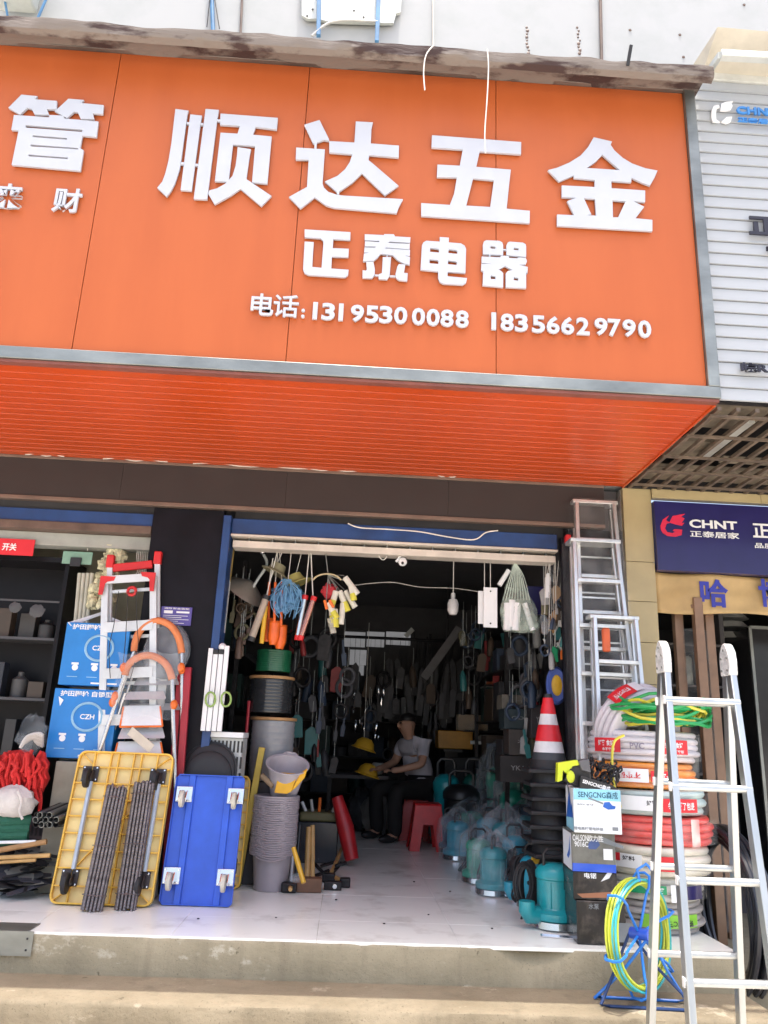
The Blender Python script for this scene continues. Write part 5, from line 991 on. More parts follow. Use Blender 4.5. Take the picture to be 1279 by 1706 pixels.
# caster cartons
CZB=mat('azure_carton',(.01,.2,.58),.4,var=.08,coat=.2); LBP=mat('pale_blue_print',(.3,.55,.75),.45)
def czh(label,uv,y,z0=None):
    (u0,v0),(u1,v1)=uv; a,b=PY(u0,v0,y),PY(u1,v1,y); t=thing('caster_carton',label,'box',(a.x,y,b.z)); w,h=b.x-a.x,a.z-b.z; Mx=Matrix.Translation((a.x,y,b.z))
    MB(Mx).box(0,w,0,.3,0,h).build('body',CZB,t,bev=.005)
    P=lambda x,z:(a.x+w*x,y-.0025,b.z+h*z)
    MB().tube([P(.56+.2*math.cos(q)*h/w*1.1,.6+.2*math.sin(q)) for q in [j*math.pi/14 for j in range(28)]],.009,5,True,flat=1).build('ring_print',LBP,t)
    mb=MB(); text(mb,'CZH',P(.56,.6),(1,0,0),(0,0,1),.035,0,.02,.1); mb.build('lettering',PRINTW,t,smooth=0)
    mb=MB(); text(mb,'护田脚轮 自锁型',P(.5,.93),(1,0,0),(0,0,1),.04,0,.02,w*.8); mb.build('lettering',PRINTW,t,smooth=0)
    for x in (.22,.52,.82):
        mb=MB(); c=V(P(x,.28)); mb.box(c.x-.025,c.x+.025,c.y,c.y+.002,c.z+.02,c.z+.035); mb.lathe([(.022,0),(.022,.002)],14,Matrix.Translation(c+V((.003,0,0)))@Matrix.Rotation(R(-90),4,'X')); mb.build('caster_print',PRINTW,t,smooth=0)
    for x in (.2,.5,.8): MB().box(a.x+w*(x-.08),a.x+w*(x+.08),y-.0015,y,b.z+h*.13,b.z+h*.14).build('print',LBP,t,smooth=0)
    MB().box(a.x+w*.5,a.x+w*.9,y-.0015,y,b.z+h*.03,b.z+h*.055).build('print',PRINTW,t,smooth=0); return t
t1=czh('lower azure caster carton with torn white corner, beside the red rope',((92,1146),(184,1266)),1.0)
t2=czh('upper azure caster carton stacked on the lower one behind the ladder',((112,1036),(205,1145)),1.02)
mb=MB(); mb.prism([PY(98,1160,.995),PY(106,1166,.995),PY(100,1176,.995)],(0,.003,0)); mb.build('torn_corner',PRINTW,t1)
a=PY(116,1036,1.02); mb=MB(); mb.prism([PY(113,1037,1.015),PY(168,1020,1.15),PY(205,1036,1.02),PY(202,1041,1.02),PY(168,1025,1.15),PY(118,1043,1.015)],(0,.004,0)); mb.build('open_flap',WBX,t2)
zc_=PY(92,1266,1.0).z-.004
PCT=mat('dusty_carton',(.33,.31,.25),.8,var=.15); xa,xb=PY(84,1300,1.0).x,PY(150,1300,1.0).x
for i in range(2): h0=zc_/2; tag(MB().box(xa+.02*i,xb+.02,1.0,1.3,.003+h0*i,h0*(i+1)-.003).build('plain_carton',PCT,base=((xa+xb)/2,1,h0*i),bev=.005),('bottom dusty plain carton on the floor under the azure cartons','dusty plain carton directly beneath the azure cartons')[i],'box')
# red rope hank heap
rr_=thing('rope_heap','thick tangle of bright red rope hanging at the left window','rope',PY(38,1300,.85)); RR=mat('red_rope',(.62,.02,.018),.7,bump=.6,bs=120)
for i in range(60):
    u=rnd.uniform(-12,74); v=1262+rnd.uniform(-15,20); y=.85+rnd.uniform(-.06,.05); L=rnd.uniform(25,75); q=rnd.uniform(-18,12)
    MB().tube(curve_pts([(u,v),(u+rnd.uniform(-9,9),v+L*.3),(u+q*.5,v+L*.65),(u+q,v+L)],y),rnd.uniform(.008,.014),6).build('strand',RR,rr_)
MB().ball(PY(66,1290,.93),.1,12,9,(.6,.7,1.3),.3).build('rope_body',RR,rr_); MB().ball(PY(28,1285,.92),.15,12,9,(1.2,.6,.9),.3).build('rope_body',RR,rr_)
wb=thing('rope_bag','white cotton rope in a clear bag above the red rope','rope bag',PY(52,1235,.85)); CT=mat('white_cotton',(.62,.57,.53),.8,bump=.5,bs=90)
for i in range(14): MB().tube(curve_pts([(34+i*.6,1246-i*.8),(45+i,1228+rnd.uniform(-3,3)),(62+rnd.uniform(-3,5),1222+i*1.4),(72,1226+i*1.3)],.83+.006*i),.011,6).build('strand',CT,wb)
MB().ball(PY(54,1222,.86),.1,14,10,(.95,.7,1.3),.35).build('plastic_bag',FILM,wb)
p=PY(22,1336,.8); sk=thing('white_sack','white woven sack of cord under the red rope','sack',p); MB().ball(p,.13,16,10,(1.15,.7,.8),.15).build('sack_body',CT,sk); MB().tube(curve_pts([(30,1318),(36,1335),(33,1352),(38,1365)],.7),.009,6).build('cord',CT,sk)
GN=mat('dark_green_net',(.012,.1,.06),.7,bump=.6,bs=70); p=PZ(12,1440,.15); p=PY(12,1385,.85); gn=thing('green_net_roll','dark green net roll lying under the white sack','net roll',p)
for k in range(4): MB().tube([p+V((-.3,0,-.06+k*.045)),p+V((.02,-.02*k,-.06+k*.045)),p+V((.14,.0,-.06+k*.045))],.035,10).build('fold',GN,gn)
CY0=1.08; dz_=PY(60,1400,CY0); ck=thing('slotted_crate','dark purple slotted plastic crate behind the tool pile','crate',(dz_.x,CY0,dz_.z)); CKM=mat('dark_plum_plastic',(.06,.045,.055),.45)
xa,xb=PY(8,1398,CY0).x,PY(116,1398,CY0).x; zt_=PY(60,1366,CY0).z; zf=dz_.z
MB().box(xa,xb,CY0+.2,CY0+.22,zf,zt_).build('crate_wall',CKM,ck,bev=.006); MB().box(xa,xb,CY0,CY0+.02,zf,zt_).build('crate_wall',CKM,ck,bev=.006); MB().box(xa,xb,CY0+.021,CY0+.199,zf,zf+.02).build('crate_floor',CKM,ck)
tag(MB().box(xa-.3,xb-.1,CY0+.01,CY0+.22,.003,zf-.002).build('low_plinth',mat('dark_plinth',(.03,.027,.027),.7),base=(xa,CY0,0),bev=.006),'dark low plinth under the slotted crate','plinth')
for i in range(14): x=xa+.03+i*(xb-xa-.06)/13; MB().box(x-.006,x+.006,CY0-.004,CY0-.0005,zt_-.1,zt_-.03).build('slot',BLACK,ck,smooth=0)
sp_=thing('pipe_bundle','bundle of short thin steel pipes with open ends above the crate','pipes',PY(72,1362,.8))
for i in range(14): q=PY(60+i%5*8+rnd.uniform(-2,2),1374-i//5*8,.74); MB().open_lathe([(.02,0),(.02,.35),(.017,.35),(.017,0),(.02,0)],12,Matrix.Translation(q)@V((.2,1,.15)).to_track_quat('Z','Y').to_matrix().to_4x4()).build('pipe',STEEL if i%2 else IRON,sp_)
for i,(u0,v0,u1,v1,M,r,lb) in enumerate(((-20,1420,78,1402,WOOD,.018,'dark wooden handle lying on the tool pile'),(-20,1430,84,1425,HWOOD,.014,'light wooden handle lying on the tool pile'),(-20,1404,60,1402,WHITE,.01,'white plastic rod lying across the tool pile'),(-20,1438,60,1433,HWOOD,.011,'thin light wooden handle lowest on the tool pile'))):
    a,b=PY(u0,v0,.8),PY(u1,v1,.8); tag(MB().tube([a,b],r,9).build('wooden_pole',M,base=a),lb,'handle')
for i in range(34):
    v=1404+80*(i/33)**.8; u=rnd.uniform(-8,82-(i%3)*8); p=PY(u,v,.8+.26*(1486-v)/82); p.z=max(p.z,.012); L=rnd.uniform(.1,.2); W=rnd.uniform(.03,.06); a_=rnd.uniform(-40,60)
    mb=MB(Matrix.Translation(p)@Matrix.Rotation(R(a_),4,'Z')@Matrix.Rotation(R(rnd.uniform(-14,14)),4,'Y')@Matrix.Rotation(R(rnd.uniform(5,40)),4,'X')); mb.prism([(-L,-W*.5,0),(L*.6,-W*.6,0),(L,-W*.1,0),(L*.8,W*.6,0),(-L,W*.4,0)],(0,0,.006))
    tag(mb.build('flat_tool',(IRON,mat('slate_blade',(.06,.06,.075),.4,.3),mat('charcoal_blade',(.03,.03,.032),.5),mat('dusty_blade',(.2,.19,.17),.5,.3))[i%4],base=p),('black iron','slate','charcoal','dusty grey')[i%4]+' flat tool blade lying loose in the floor pile by the metal nosing','tool','loose tool blades')
# ================================================================ hanging goods in the doorway
HY=1.35
def hang_line(u0,v0,u1,v1,y,parent,M=None): MB().tube([PY(u0,v0,y),PY(u1,v1,y)],.003,5).build('hook_wire',M or WIRE,parent)
# cable drums
def drum(label,u,vt,vb,r,y,M,fl=True):
    a,b=PY(u,vt,y),PY(u,vb,y); t=thing('cable_drum',label,'cable drum',(b.x,y,b.z)); T=Matrix.Translation((b.x,y,b.z)); h=a.z-b.z; pr=[(.03,.0)]; n=10
    for i in range(n):
        z=h*(i+.5)/n
        for k in (-60,0,60): pr.append((r*.9+.008*math.cos(R(k)),z+h/n*.5*math.sin(R(k))))
    pr.append((.03,h)); MB(T).lathe(pr,30).build('cable',M,t,smooth=60)
    if fl: MB(T).lathe([(.03,h),(r,h),(r+.003,h+.01),(r,h+.022),(.03,h+.022)],32).build('flange',WOOD,t)
    return t
DY_=1.75
drum('pale grey cable drum at the bottom of the drum stack',449,1200,1300,.185,DY_,mat('pale_grey_cable',(.3,.31,.33),.3,coat=.3)); drum('black cable drum in the middle of the drum stack',449,1132,1188,.185,DY_,mat('black_cable',(.03,.032,.035),.25,coat=.4)); drum('dark green wire drum on top of the drum stack',455,1084,1120,.15,DY_,mat('dark_green_cable',(.01,.11,.05),.35,coat=.3),False)
zb_=PY(449,1300,DY_).z; x_=PY(449,1300,DY_).x; dst=thing('drum_stand','dark box stand under the cable drums','stand',(x_,DY_,0)); MB().box(x_-.2,x_+.2,DY_-.2,DY_+.2,.003,zb_-.004).build('box',DARKW,dst,bev=.006); MB().tube([(x_-.2,DY_-.1,zb_),(x_-.2,DY_-.1,zb_+.6)],.012,8).build('red_post',mat('crimson_paint',(.35,.015,.03),.4),dst)
# rods hung by the guide
hr=thing('rod_bunch','bunch of thin copper and gold rods hung beside the blue guide','rods',PY(378,1080,1.25))
for i in range(16): u=370+rnd.uniform(0,20); v=912+rnd.uniform(0,40); MB().tube([PY(u,v,1.25+rnd.uniform(0,.08)),PY(u-14+rnd.uniform(-3,3),v+rnd.uniform(90,150),1.25+rnd.uniform(0,.06))],.006,5).build('rod',(mat('copper_rod',(.3,.14,.09),.35,.6),mat('gold_rod',(.5,.36,.12),.35,.6),GREYP)[i%3],hr)
ls=thing('lamp_shade','big dim metal lamp shade hanging on a bent arm','lamp shade',PY(410,985,1.5)); T=Matrix.Translation(PY(408,985,1.5))@Matrix.Rotation(R(35),4,'Y')@Matrix.Rotation(R(20),4,'X')
MB(T).lathe([(.02,.1),(.06,.08),(.2,0),(.205,-.006),(.19,-.004),(.05,.07)],28).build('shade',mat('dusty_tin',(.25,.24,.21),.45,.4),ls); MB().tube(curve_pts([(438,922),(445,940),(430,965),(418,985)],1.45),.012,8).build('arm',GREYP,ls); MB().ball(PY(438,919,1.45),.03,10,6).build('shower_head',CHROME,ls)
def cyl(label,name,cat,u0,v0,u1,v1,y,r,M,caps=None,w0=None):
    a,b=PY(u0,v0,y),PY(u1,v1,y); t=thing(name,label,cat,b); MB().tube([a,b],r,14).build('barrel',M,t)
    d=(b-a).normalized()
    if caps: MB().tube([b-d*.005,b+d*.03],r*1.12,14).build('end_cap',caps,t); MB().tube([a+d*.005,a-d*.03],r*1.12,14).build('end_cap',caps,t)
    if w0: MB().tube([a,PY(*w0,y)],.004,5).build('cord',WIRE,t)
    return t
cyl('beige wrapped tube with black tip hanging behind the blue netting','wrapped_tube','tube',443,998,420,1062,1.3,.028,mat('beige_wrap',(.4,.33,.26),.5),BLACK,(462,920))
cyl('yellow tube beside the orange shovels','yellow_tube','tube',443,1010,436,1072,1.32,.018,YELLOW,None,(455,930))
cyl('polished steel tube with red end caps, left of a crossed pair','steel_tube','tube',508,998,497,1060,1.28,.024,CHROME,RED,(516,915))
cyl('copper tinted tube with red end caps, right of a crossed pair','steel_tube','tube',522,1000,502,1060,1.25,.022,mat('copper_tube',(.5,.24,.2),.25,.8),RED,(518,915))
for i,(u,v,lb) in enumerate(((456,1055,'orange plastic shovel blade turned edge on'),(467,1062,'orange plastic shovel blade facing out'),(446,1050,'orange plastic shovel half behind the others'))):
    y=1.34+.03*i; p=PY(u,v,y); t=thing('shovel',lb,'shovel',p); w=.045
    mb=MB().grid(lambda s,q:(p.x+(s-.5)*2*w*(1 if q<.7 else 1-(q-.7)*1.5),p.y+.03*(s-.5)**2*4-.01*q,p.z+.1-.19*q),8,8); mb.build('blade',mat('hot_orange',(.85,.15,.02),.35,coat=.2),t,solid=.004); MB().tube([p+V((0,0,.09)),PY(u+3,970,y)],.011,8).build('shaft',MT['hot_orange'],t); hang_line(u+3,970,463+i*3,921,y,t)
bl_=thing('netting_bundle','blue plastic netting bundle hanging between shovels and tubes','netting',PY(477,1000,1.3)); NB=film('blue_net',(.1,.3,.55),.55,.35)
mb=MB().ball(PY(478,995,1.33),.1,20,14,(1.15,.7,1.1),.55); mb.build('net',NB,bl_,smooth=20)
for i in range(24): u=455+rnd.uniform(0,48); MB().tube(curve_pts([(478+rnd.uniform(-8,8),965),(u,985+rnd.uniform(-5,10)),(u+rnd.uniform(-8,8),1010),(u*.6+478*.4,1020+rnd.uniform(-8,12))],1.25+rnd.uniform(-.03,.04)),.003,4).build('strand',mat('blue_strand',(.12,.3,.5),.4),bl_)
hang_line(480,968,487,908,1.3,bl_)
for i,(u,v,lb) in enumerate(((462,948,'olive cloth hat hanging left of another hat'),(493,966,'yellowish cloth hat hanging lower beside the netting'))):
    p=PY(u,v,1.38); t=thing('cloth_hat',lb,'hat',p); MB(Matrix.Translation(p)@Matrix.Rotation(R(25-50*i),4,'Y')).lathe([(.0,.05),(.055,.045),(.07,-.01),(.12,-.035),(.118,-.04),(.06,-.02)],18).build('hat_body',mat('olive_cloth%d'%i,((.22,.2,.12),(.36,.32,.1))[i],.8),t); hang_line(u,v-8,u+12,912,1.38,t)
# paint rollers
rollers=[(575,962,596,990),(560,985,552,1012),(566,985,580,1018),(575,985,592,1012),(546,1005,562,1030),(558,1015,560,1045),(572,1005,568,1040),(552,1010,556,1038),(585,975,590,1000)]
RW=mat('white_fleece',(.68,.66,.58),.9,bump=.4,bs=90); RYL=mat('yellow_fleece',(.66,.6,.08),.9,bump=.4,bs=90)
for i,(u0,v0,u1,v1) in enumerate(rollers):
    y=1.22+.02*(i%4); a,b=PY(u0,v0,y),PY(u1,v1,y); t=thing('paint_roller','striped white and yellow paint roller in the hanging cluster','paint roller',b,'paint rollers'); m_=a.lerp(b,.55)
    MB().tube([a,m_],.024,12).build('sleeve',RW,t); MB().tube([m_,b],.0245,12).build('sleeve_end',RYL if i%3 else RW,t); MB().tube([a,a+(a-b).normalized()*.02,PY(547,958,y),PY(542,915,y)],.004,5).build('wire_arm',STEEL,t)
rb_=thing('mesh_bag','small red mesh bag inside the roller cluster','bag',PY(548,985,1.28)); MB().ball(PY(549,985,1.27),.06,14,9,(1,.7,1),.3).build('bag',mat('red_mesh',(.42,.02,.03),.6,bump=.8,bs=100),rb_); hang_line(549,972,542,915,1.27,rb_)
for i,(u0,v0,u1,v1) in enumerate(((541,1000,545,1015),(549,1000,556,1012))): cyl(('shorter','longer')[i]+' bright orange scraper below the red mesh bag','scraper','scraper',u0,v0,u1,v1,1.2,.012,ORANGE)
cyl('crushed clear tube end at the bottom of the roller cluster','clear_tube','tube',550,1030,556,1055,1.24,.024,film('clear_tube',(.7,.66,.55),.5,.2))
mb=MB().tube([PY(545+25*math.cos(R(200+k*14)) ,972+16*math.sin(R(200+k*14)),1.2) for k in range(11)],.007,6); tag(mb.build('hoop',mat('straw_hoop',(.5,.42,.25),.6),base=PY(545,960,1.2)),'straw coloured hoop arching over the paint rollers','hoop')
# camera, bulb, panels
cm=thing('security_camera','white dome security camera under the shutter rail','camera',PY(671,934,1.2)); MB().ball(PY(671,936,1.2),.035,16,10,(1,1,1)).build('dome',WHITE,cm); MB().tube([PY(660,936,1.2),PY(668,926,1.2),PY(676,926,1.2)],.01,7).build('arm',WHITE,cm); MB().box(PY(664,922,1.2).x,PY(680,922,1.2).x,1.18,1.24,PY(671,927,1.2).z,PY(671,920,1.2).z).build('mount',WHITE,cm); MB().ball(PY(671,938,1.168),.012,10,6).build('lens',BLACK,cm)
wire([(628,918),(634,930),(641,932),(648,920)],1.2,.003,WIRE,'small looped white wire beside the security camera')
lb_=thing('light_bulb','unlit white bulb hanging on a wire inside the doorway','bulb',PY(755,1025,1.6)); p=PY(755,1010,1.6); MB(Matrix.Translation(p)).lathe([(0,-.075),(.03,-.07),(.045,-.04),(.047,.02),(.035,.055),(.018,.06),(.018,.11),(0,.112)],18).build('globe',mat('milk_glass',(.55,.53,.52),.3),lb_); MB().tube([p+V((0,0,.11)),p+V((0,0,.5))],.004,5).build('flex',WIRE,lb_)
wire([(590,975),(650,970),(700,978),(755,980),(800,986)],2.2,.004,WIRE,'thin slack wire strung across inside the doorway')
for u0,u1,v0,v1,lb,dy in ((797,818,984,1040,'rear perforated white panel of the hanging pair',.03),(806,829,978,1046,'front perforated white panel of the hanging pair',0)):
    a,b=PY(u0,v0,1.3+dy),PY(u1,v1,1.3+dy); t=thing('perforated_board',lb,'panel',(a.x,1.3+dy,b.z)); MB().box(a.x,b.x,1.3+dy,1.312+dy,b.z,a.z).build('sheet',WHITE,t,bev=.004); 
    for z in (.1,.9): MB(Matrix.Translation((a.x+(b.x-a.x)*.5,1.299+dy,b.z+(a.z-b.z)*z))@Matrix.Rotation(R(90),4,'X')).lathe([(.007,0),(.007,.002)],8).build('hole',BLACK,t)
    MB().tube([((a.x+b.x)/2,1.305+dy,a.z),((a.x+b.x)/2,1.305+dy,2.5)],.003,5).build('wire',WIRE,t)
# bagged white fittings
bg_=thing('fittings_bag','greenish clear bag of white tubes and fittings hanging by the right guide','bag',PY(865,1055,1.3)); GF=film('green_film',(.6,.72,.62),.3,.2)
vs=[]; n,m_=20,12
for i in range(m_+1):
    f_=i/m_; c=PY(858+8*f_,935+118*f_,1.32); r=.015+.14*min(1,f_*1.25)**1.1*(1 if f_<.93 else .7)
    for j in range(n): a=2*math.pi*j/n; k_=1+.25*noise.noise(V((math.cos(a)*2,math.sin(a)*2,f_*4)))+.12*math.sin(a*7); vs.append(c+V((r*k_*math.cos(a),r*.5*k_*math.sin(a),0)))
MB().add(vs,[(i*n+j,i*n+(j+1)%n,(i+1)*n+(j+1)%n,(i+1)*n+j) for i in range(m_) for j in range(n)]).build('bag',GF,bg_,smooth=25)
for u0,v0,u1,v1,r in ((848,950,832,975,.02),(846,1005,845,1050,.03),(862,1005,858,1050,.032),(874,1005,888,1050,.022),(853,1000,850,1045,.03)): MB().tube([PY(u0,v0,1.28),PY(u1,v1,1.28)],r,10).build('fitting',WHITE,bg_)
for i in range(10): MB().tube(curve_pts([(858,936),(850+i*2.5,960),(838+i*5,1000)],1.25),.003,4).build('crease',mat('green_white',(.5,.58,.5),.4),bg_)
vb=thing('violet_carton','dark violet carton hung behind the fittings bag','box',PY(895,1025,1.5)); a,b=PY(878,976,1.5),PY(908,1024,1.5); MB().box(a.x,b.x,1.5,1.56,b.z,a.z).build('body',NAVY,vb,bev=.004)
# cluster by the right guide
GOODS=[('slim pale lamp tube',WHITE,'tube'),('flat cardboard sleeve',CARD,'sleeve'),('grey steel bracket',GREYP,'bracket'),('clear blister pack',FILM2,'pack'),('brown wooden brush',WOOD,'brush'),('white door closer',PALE,'closer'),('dark rubber strap',RUBBER,'strap'),('green plastic tie',GREEN,'tie'),('orange glove pair',ORANGE,'gloves'),('sky blue sachet',LBLUE,'sachet')]
spots=[(913,975,.02,.2),(928,990,.035,.14),(940,960,.018,.22),(908,1040,.03,.16),(922,1035,.022,.18),(938,1030,.028,.14),(915,1065,.02,.14),(925,1090,.02,.12),(940,1090,.025,.08),(940,1008,.02,.05)]
for i,((nm,M,cat),(u,v,w,h)) in enumerate(zip(GOODS,spots)):
    p=PY(u,v,1.2+.015*(i%3)); T=Matrix.Translation(p)@Matrix.Rotation(R(rnd.uniform(-14,14)),4,'Y'); t=thing('hanging_'+nm.split()[-1],nm+' in the cluster hung by the right shutter guide',cat,p)
    MB(T).prism([(-w,0,-h/2),(w,0,-h/2),(w*1.1,0,h*.3),(w*.4,0,h/2),(-w*.4,0,h/2),(-w*1.1,0,h*.3)],(0,.02,0)).build('piece',M,t,bev=.004); MB().tube([p+V((0,0,h/2)),V((p.x+.02,p.y,2.5))],.003,4).build('wire',WIRE,t)
for i in range(24):
    u,v=905+rnd.uniform(0,45),1000+rnd.uniform(0,90); p=PY(u,v,1.24+rnd.uniform(0,.1)); T=Matrix.Translation(p)@Matrix.Rotation(R(rnd.uniform(-40,40)),4,'Y'); L=rnd.uniform(.04,.1)
    tag(MB(T).tube([(0,0,-L),(.01,0,0),(0,0,L)],rnd.uniform(.006,.016),6).build('small_fitting',(GREYP,IRON,PALE,BRM)[i%4],base=p),'small metal fitting dangling in the cluster by the right guide','fitting','small dangling fittings')
hb=thing('blue_reel','oval blue reel with a yellow centre hung by the right guide','reel',PY(927,1175,1.25)); p=PY(927,1142,1.25); T=Matrix.Translation(p)@Matrix.Rotation(R(90),4,'X')
MB().open_lathe([(.055,-.02),(.085,-.025),(.1,0),(.085,.025),(.055,.02),(.055,-.02)],26,T@Matrix.Diagonal((.8,1.45,1,1))).build('rim',mat('violet_blue',(.08,.13,.42),.35),hb); MB(T).lathe([(0,.016),(.03,.016),(.056,.01),(.056,-.01)],20,sx=.8,sy=1.45).build('centre',YELLOW,hb); MB().tube([p+V((0,0,.14)),p+V((.02,0,.3))],.005,5).build('cord',GREEN,hb)
# shelf with boxed tools
sf=thing('goods_rack','pale steel rack with boxed tools inside the right of the doorway','rack',(PY(838,1215,4.900).x,4.900,0)); p=PY(836,1145,4.800); MB().box(p.x-.015,p.x+.015,4.790,4.820,PY(836,1216,4.800).z,p.z).build('post',PALE,sf); a,b=PY(805,1143,4.800),PY(900,1150,4.800)
MB().box(a.x,PY(862,1150,4.800).x,4.780,5.000,a.z-.02,a.z).build('board',PALE,sf); a2=PY(790,1215,4.800); MB().box(a2.x-.1,b.x+.3,4.900,5.300,a2.z-.03,a2.z).build('board',IRON,sf)
bt=thing('saw_pack','white blister board with an orange tool standing on the rack','pack',PY(832,1142,4.800)); a,b=PY(810,1096,4.800),PY(856,1142,4.800); MB().box(a.x,b.x,4.800,4.810,b.z+.002,a.z).build('card',WHITE,bt); MB().tube([PY(833,1118,4.790)+V((.09*math.cos(x),0,.07*math.sin(x))) for x in [j*math.pi/8 for j in range(16)]],.005,5,True).build('blister',GREYP,bt); MB().tube([PY(822,1128,4.780),PY(846,1122,4.780)],.018,8).build('tool',mat('dull_orange',(.6,.15,.06),.4),bt); MB().box(a.x,b.x,4.797,4.799,b.z+.002,b.z+.035).build('strip',mat('dull_orange',(.6,.15,.06),.4),bt)
for lb,u0,v0,u1,v1,y,M in (('orange and black upright tool box under the rack board',814,1156,831,1198,4.850,mat('dull_orange',(.6,.15,.06),.4)),('white box with a red slash beside the rack post',843,1168,862,1192,4.800,WHITE),('wrapped brown parcel on top of the amber crate',763,1190,813,1219,4.900,CARD),('black box with white mark high on the rack',845,1150,862,1166,4.820,BLACK)):
    a,b=PY(u0,v0,y),PY(u1,v1,y); t=thing('goods_box',lb,'box',(a.x,y,b.z)); MB().box(a.x,b.x,y,y+.15,b.z,a.z).build('body',M,t,bev=.005)
    if 'slash' in lb: MB().prism([(a.x,y-.002,b.z+.02),(a.x+.03,y-.002,b.z),(b.x,y-.002,a.z-.02),(b.x-.03,y-.002,a.z)],(0,.001,0)).build('stripe',REDP,t)
    if 'mark' in lb: MB().box(a.x+.02,a.x+.05,y-.002,y-.0005,b.z+.03,a.z-.02).build('mark',PRINTW,t)
    if 'parcel' in lb: MB().box(a.x-.004,b.x+.004,y-.004,y+.154,b.z+.004,a.z+.004).build('film_wrap',FILM2,t)
ac_=thing('amber_crate','translucent amber plastic crate behind the seated man','crate',PY(760,1248,5.000)); a,b=PY(730,1216,5.000),PY(788,1249,5.000); MB().box(a.x,b.x,5.000,5.300,b.z,a.z-.002).build('box',mat('amber_plastic',(.55,.26,.03),.35),ac_,bev=.01)
zl=b.z; lt=thing('stock_cupboard','black cupboard carrying the amber crate behind the pumps','cupboard',(a.x,5.400,0)); xq=PY(738,1300,5.400).x; MB().box(xq,1.42,5.250,5.7,.003,zl-.04).build('carcass',BLACK,lt,bev=.006); MB().box(xq-.05,1.43,4.950,5.75,zl-.038,zl-.002).build('top',mat('dark_top',(.03,.028,.027),.5),lt,bev=.004)
for i in range(3): MB().box(xq+.03+i*.36,xq+.36+i*.36,5.235,5.248,.05,zl-.1).build('door',mat('dark_top',(.03,.028,.027),.5),lt,bev=.004)
ty=thing('pale_tray','pale grey open tray in front of the amber crate','tray',PY(820,1238,4.700)); mb=MB(); mb.prism([PY(784,1238,4.700),PY(800,1224,4.900),PY(842,1226,4.900),PY(846,1240,4.700)],(0,0,-.012)); mb.build('tray',PALE,ty); MB().prism([PY(784,1238,4.700),PY(846,1240,4.700),PY(846,1236,4.700),PY(784,1234,4.700)],(0,.006,0)).build('lip',PALE,ty)
# ================================================================ deep interior
# back window
bw=thing('back_window','pale frosted window with dark bars high on the back wall','window',PY(630,1110,7.5)); BWM=mat('frosted_daylight',(.5,.5,.52),.5,emit=.12)
for u0,v0,u1,v1 in ((575,1052,608,1078),(612,1052,640,1078),(644,1052,684,1075),(583,1082,610,1108),(592,1108,606,1125)):
    a,b=PY(u0,v0,7.5),PY(u1,v1,7.5); MB().box(a.x,b.x,7.5,7.55,b.z,a.z).build('pane',BWM,bw)
a,b=PY(568,1046,7.5),PY(690,1130,7.5); MB().box(a.x,b.x,7.56,7.59,b.z,a.z).build('frame',BLACK,bw)
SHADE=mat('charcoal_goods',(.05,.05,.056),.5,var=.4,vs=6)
# racks down both sides and across the back
def rack(label,x0,x1,y0,y1,shelves):
    t=thing('stock_rack',label,'rack',((x0+x1)/2,(y0+y1)/2,0))
    for x in (x0,x1):
        for y in (y0,y1): MB().box(x-.02,x+.02,y-.02,y+.02,.003,2.6).build('post',IRON,t)
    for z in shelves: MB().box(x0-.01,x1+.01,y0-.01,y1+.01,z-.02,z).build('shelf',IRON,t)
    return t
rack('dark steel stock rack along the left inside wall behind the drums',-1.5,-1.0,2.3,5.6,(.3,.8,1.3,1.8,2.3)); rack('dark steel stock rack along the right inside wall behind the pumps',1.55,1.9,2.9,4.7,(.3,.8,1.3,1.8,2.3)); rack('dark steel stock rack across the back wall under the window',-.8,1.2,6.9,7.3,(.3,.8,1.3,1.7))
k=0
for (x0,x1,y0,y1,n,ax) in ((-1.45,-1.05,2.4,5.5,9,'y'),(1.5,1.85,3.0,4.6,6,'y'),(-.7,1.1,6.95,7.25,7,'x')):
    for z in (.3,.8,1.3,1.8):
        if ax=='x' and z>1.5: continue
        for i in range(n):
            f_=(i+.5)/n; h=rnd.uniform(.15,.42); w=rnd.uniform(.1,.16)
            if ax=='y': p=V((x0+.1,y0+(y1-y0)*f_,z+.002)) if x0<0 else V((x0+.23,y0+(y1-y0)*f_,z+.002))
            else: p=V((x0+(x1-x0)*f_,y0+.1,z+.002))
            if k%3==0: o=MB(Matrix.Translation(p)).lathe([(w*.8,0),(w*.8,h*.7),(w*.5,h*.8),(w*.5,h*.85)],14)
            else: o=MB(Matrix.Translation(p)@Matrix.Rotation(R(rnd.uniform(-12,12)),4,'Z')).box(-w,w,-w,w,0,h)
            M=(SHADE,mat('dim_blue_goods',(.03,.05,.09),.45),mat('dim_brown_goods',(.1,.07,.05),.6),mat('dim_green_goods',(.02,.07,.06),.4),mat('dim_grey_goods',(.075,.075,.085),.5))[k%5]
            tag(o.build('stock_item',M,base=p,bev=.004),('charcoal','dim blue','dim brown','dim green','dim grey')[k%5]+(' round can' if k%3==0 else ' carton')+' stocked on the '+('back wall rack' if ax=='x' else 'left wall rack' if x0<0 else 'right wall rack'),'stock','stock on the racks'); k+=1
hp=thing('hanging_rail','dark ceiling rail across the shop interior','rail',(0.3,5.6,2.4)); MB().tube([(-1.2,5.6,2.35),(1.4,5.6,2.35)],.02,8).build('tube',IRON,hp)
for x in (-1.1,1.3): MB().tube([(x,5.6,2.35),(x,5.6,3.1)],.012,6).build('hanger',IRON,hp)
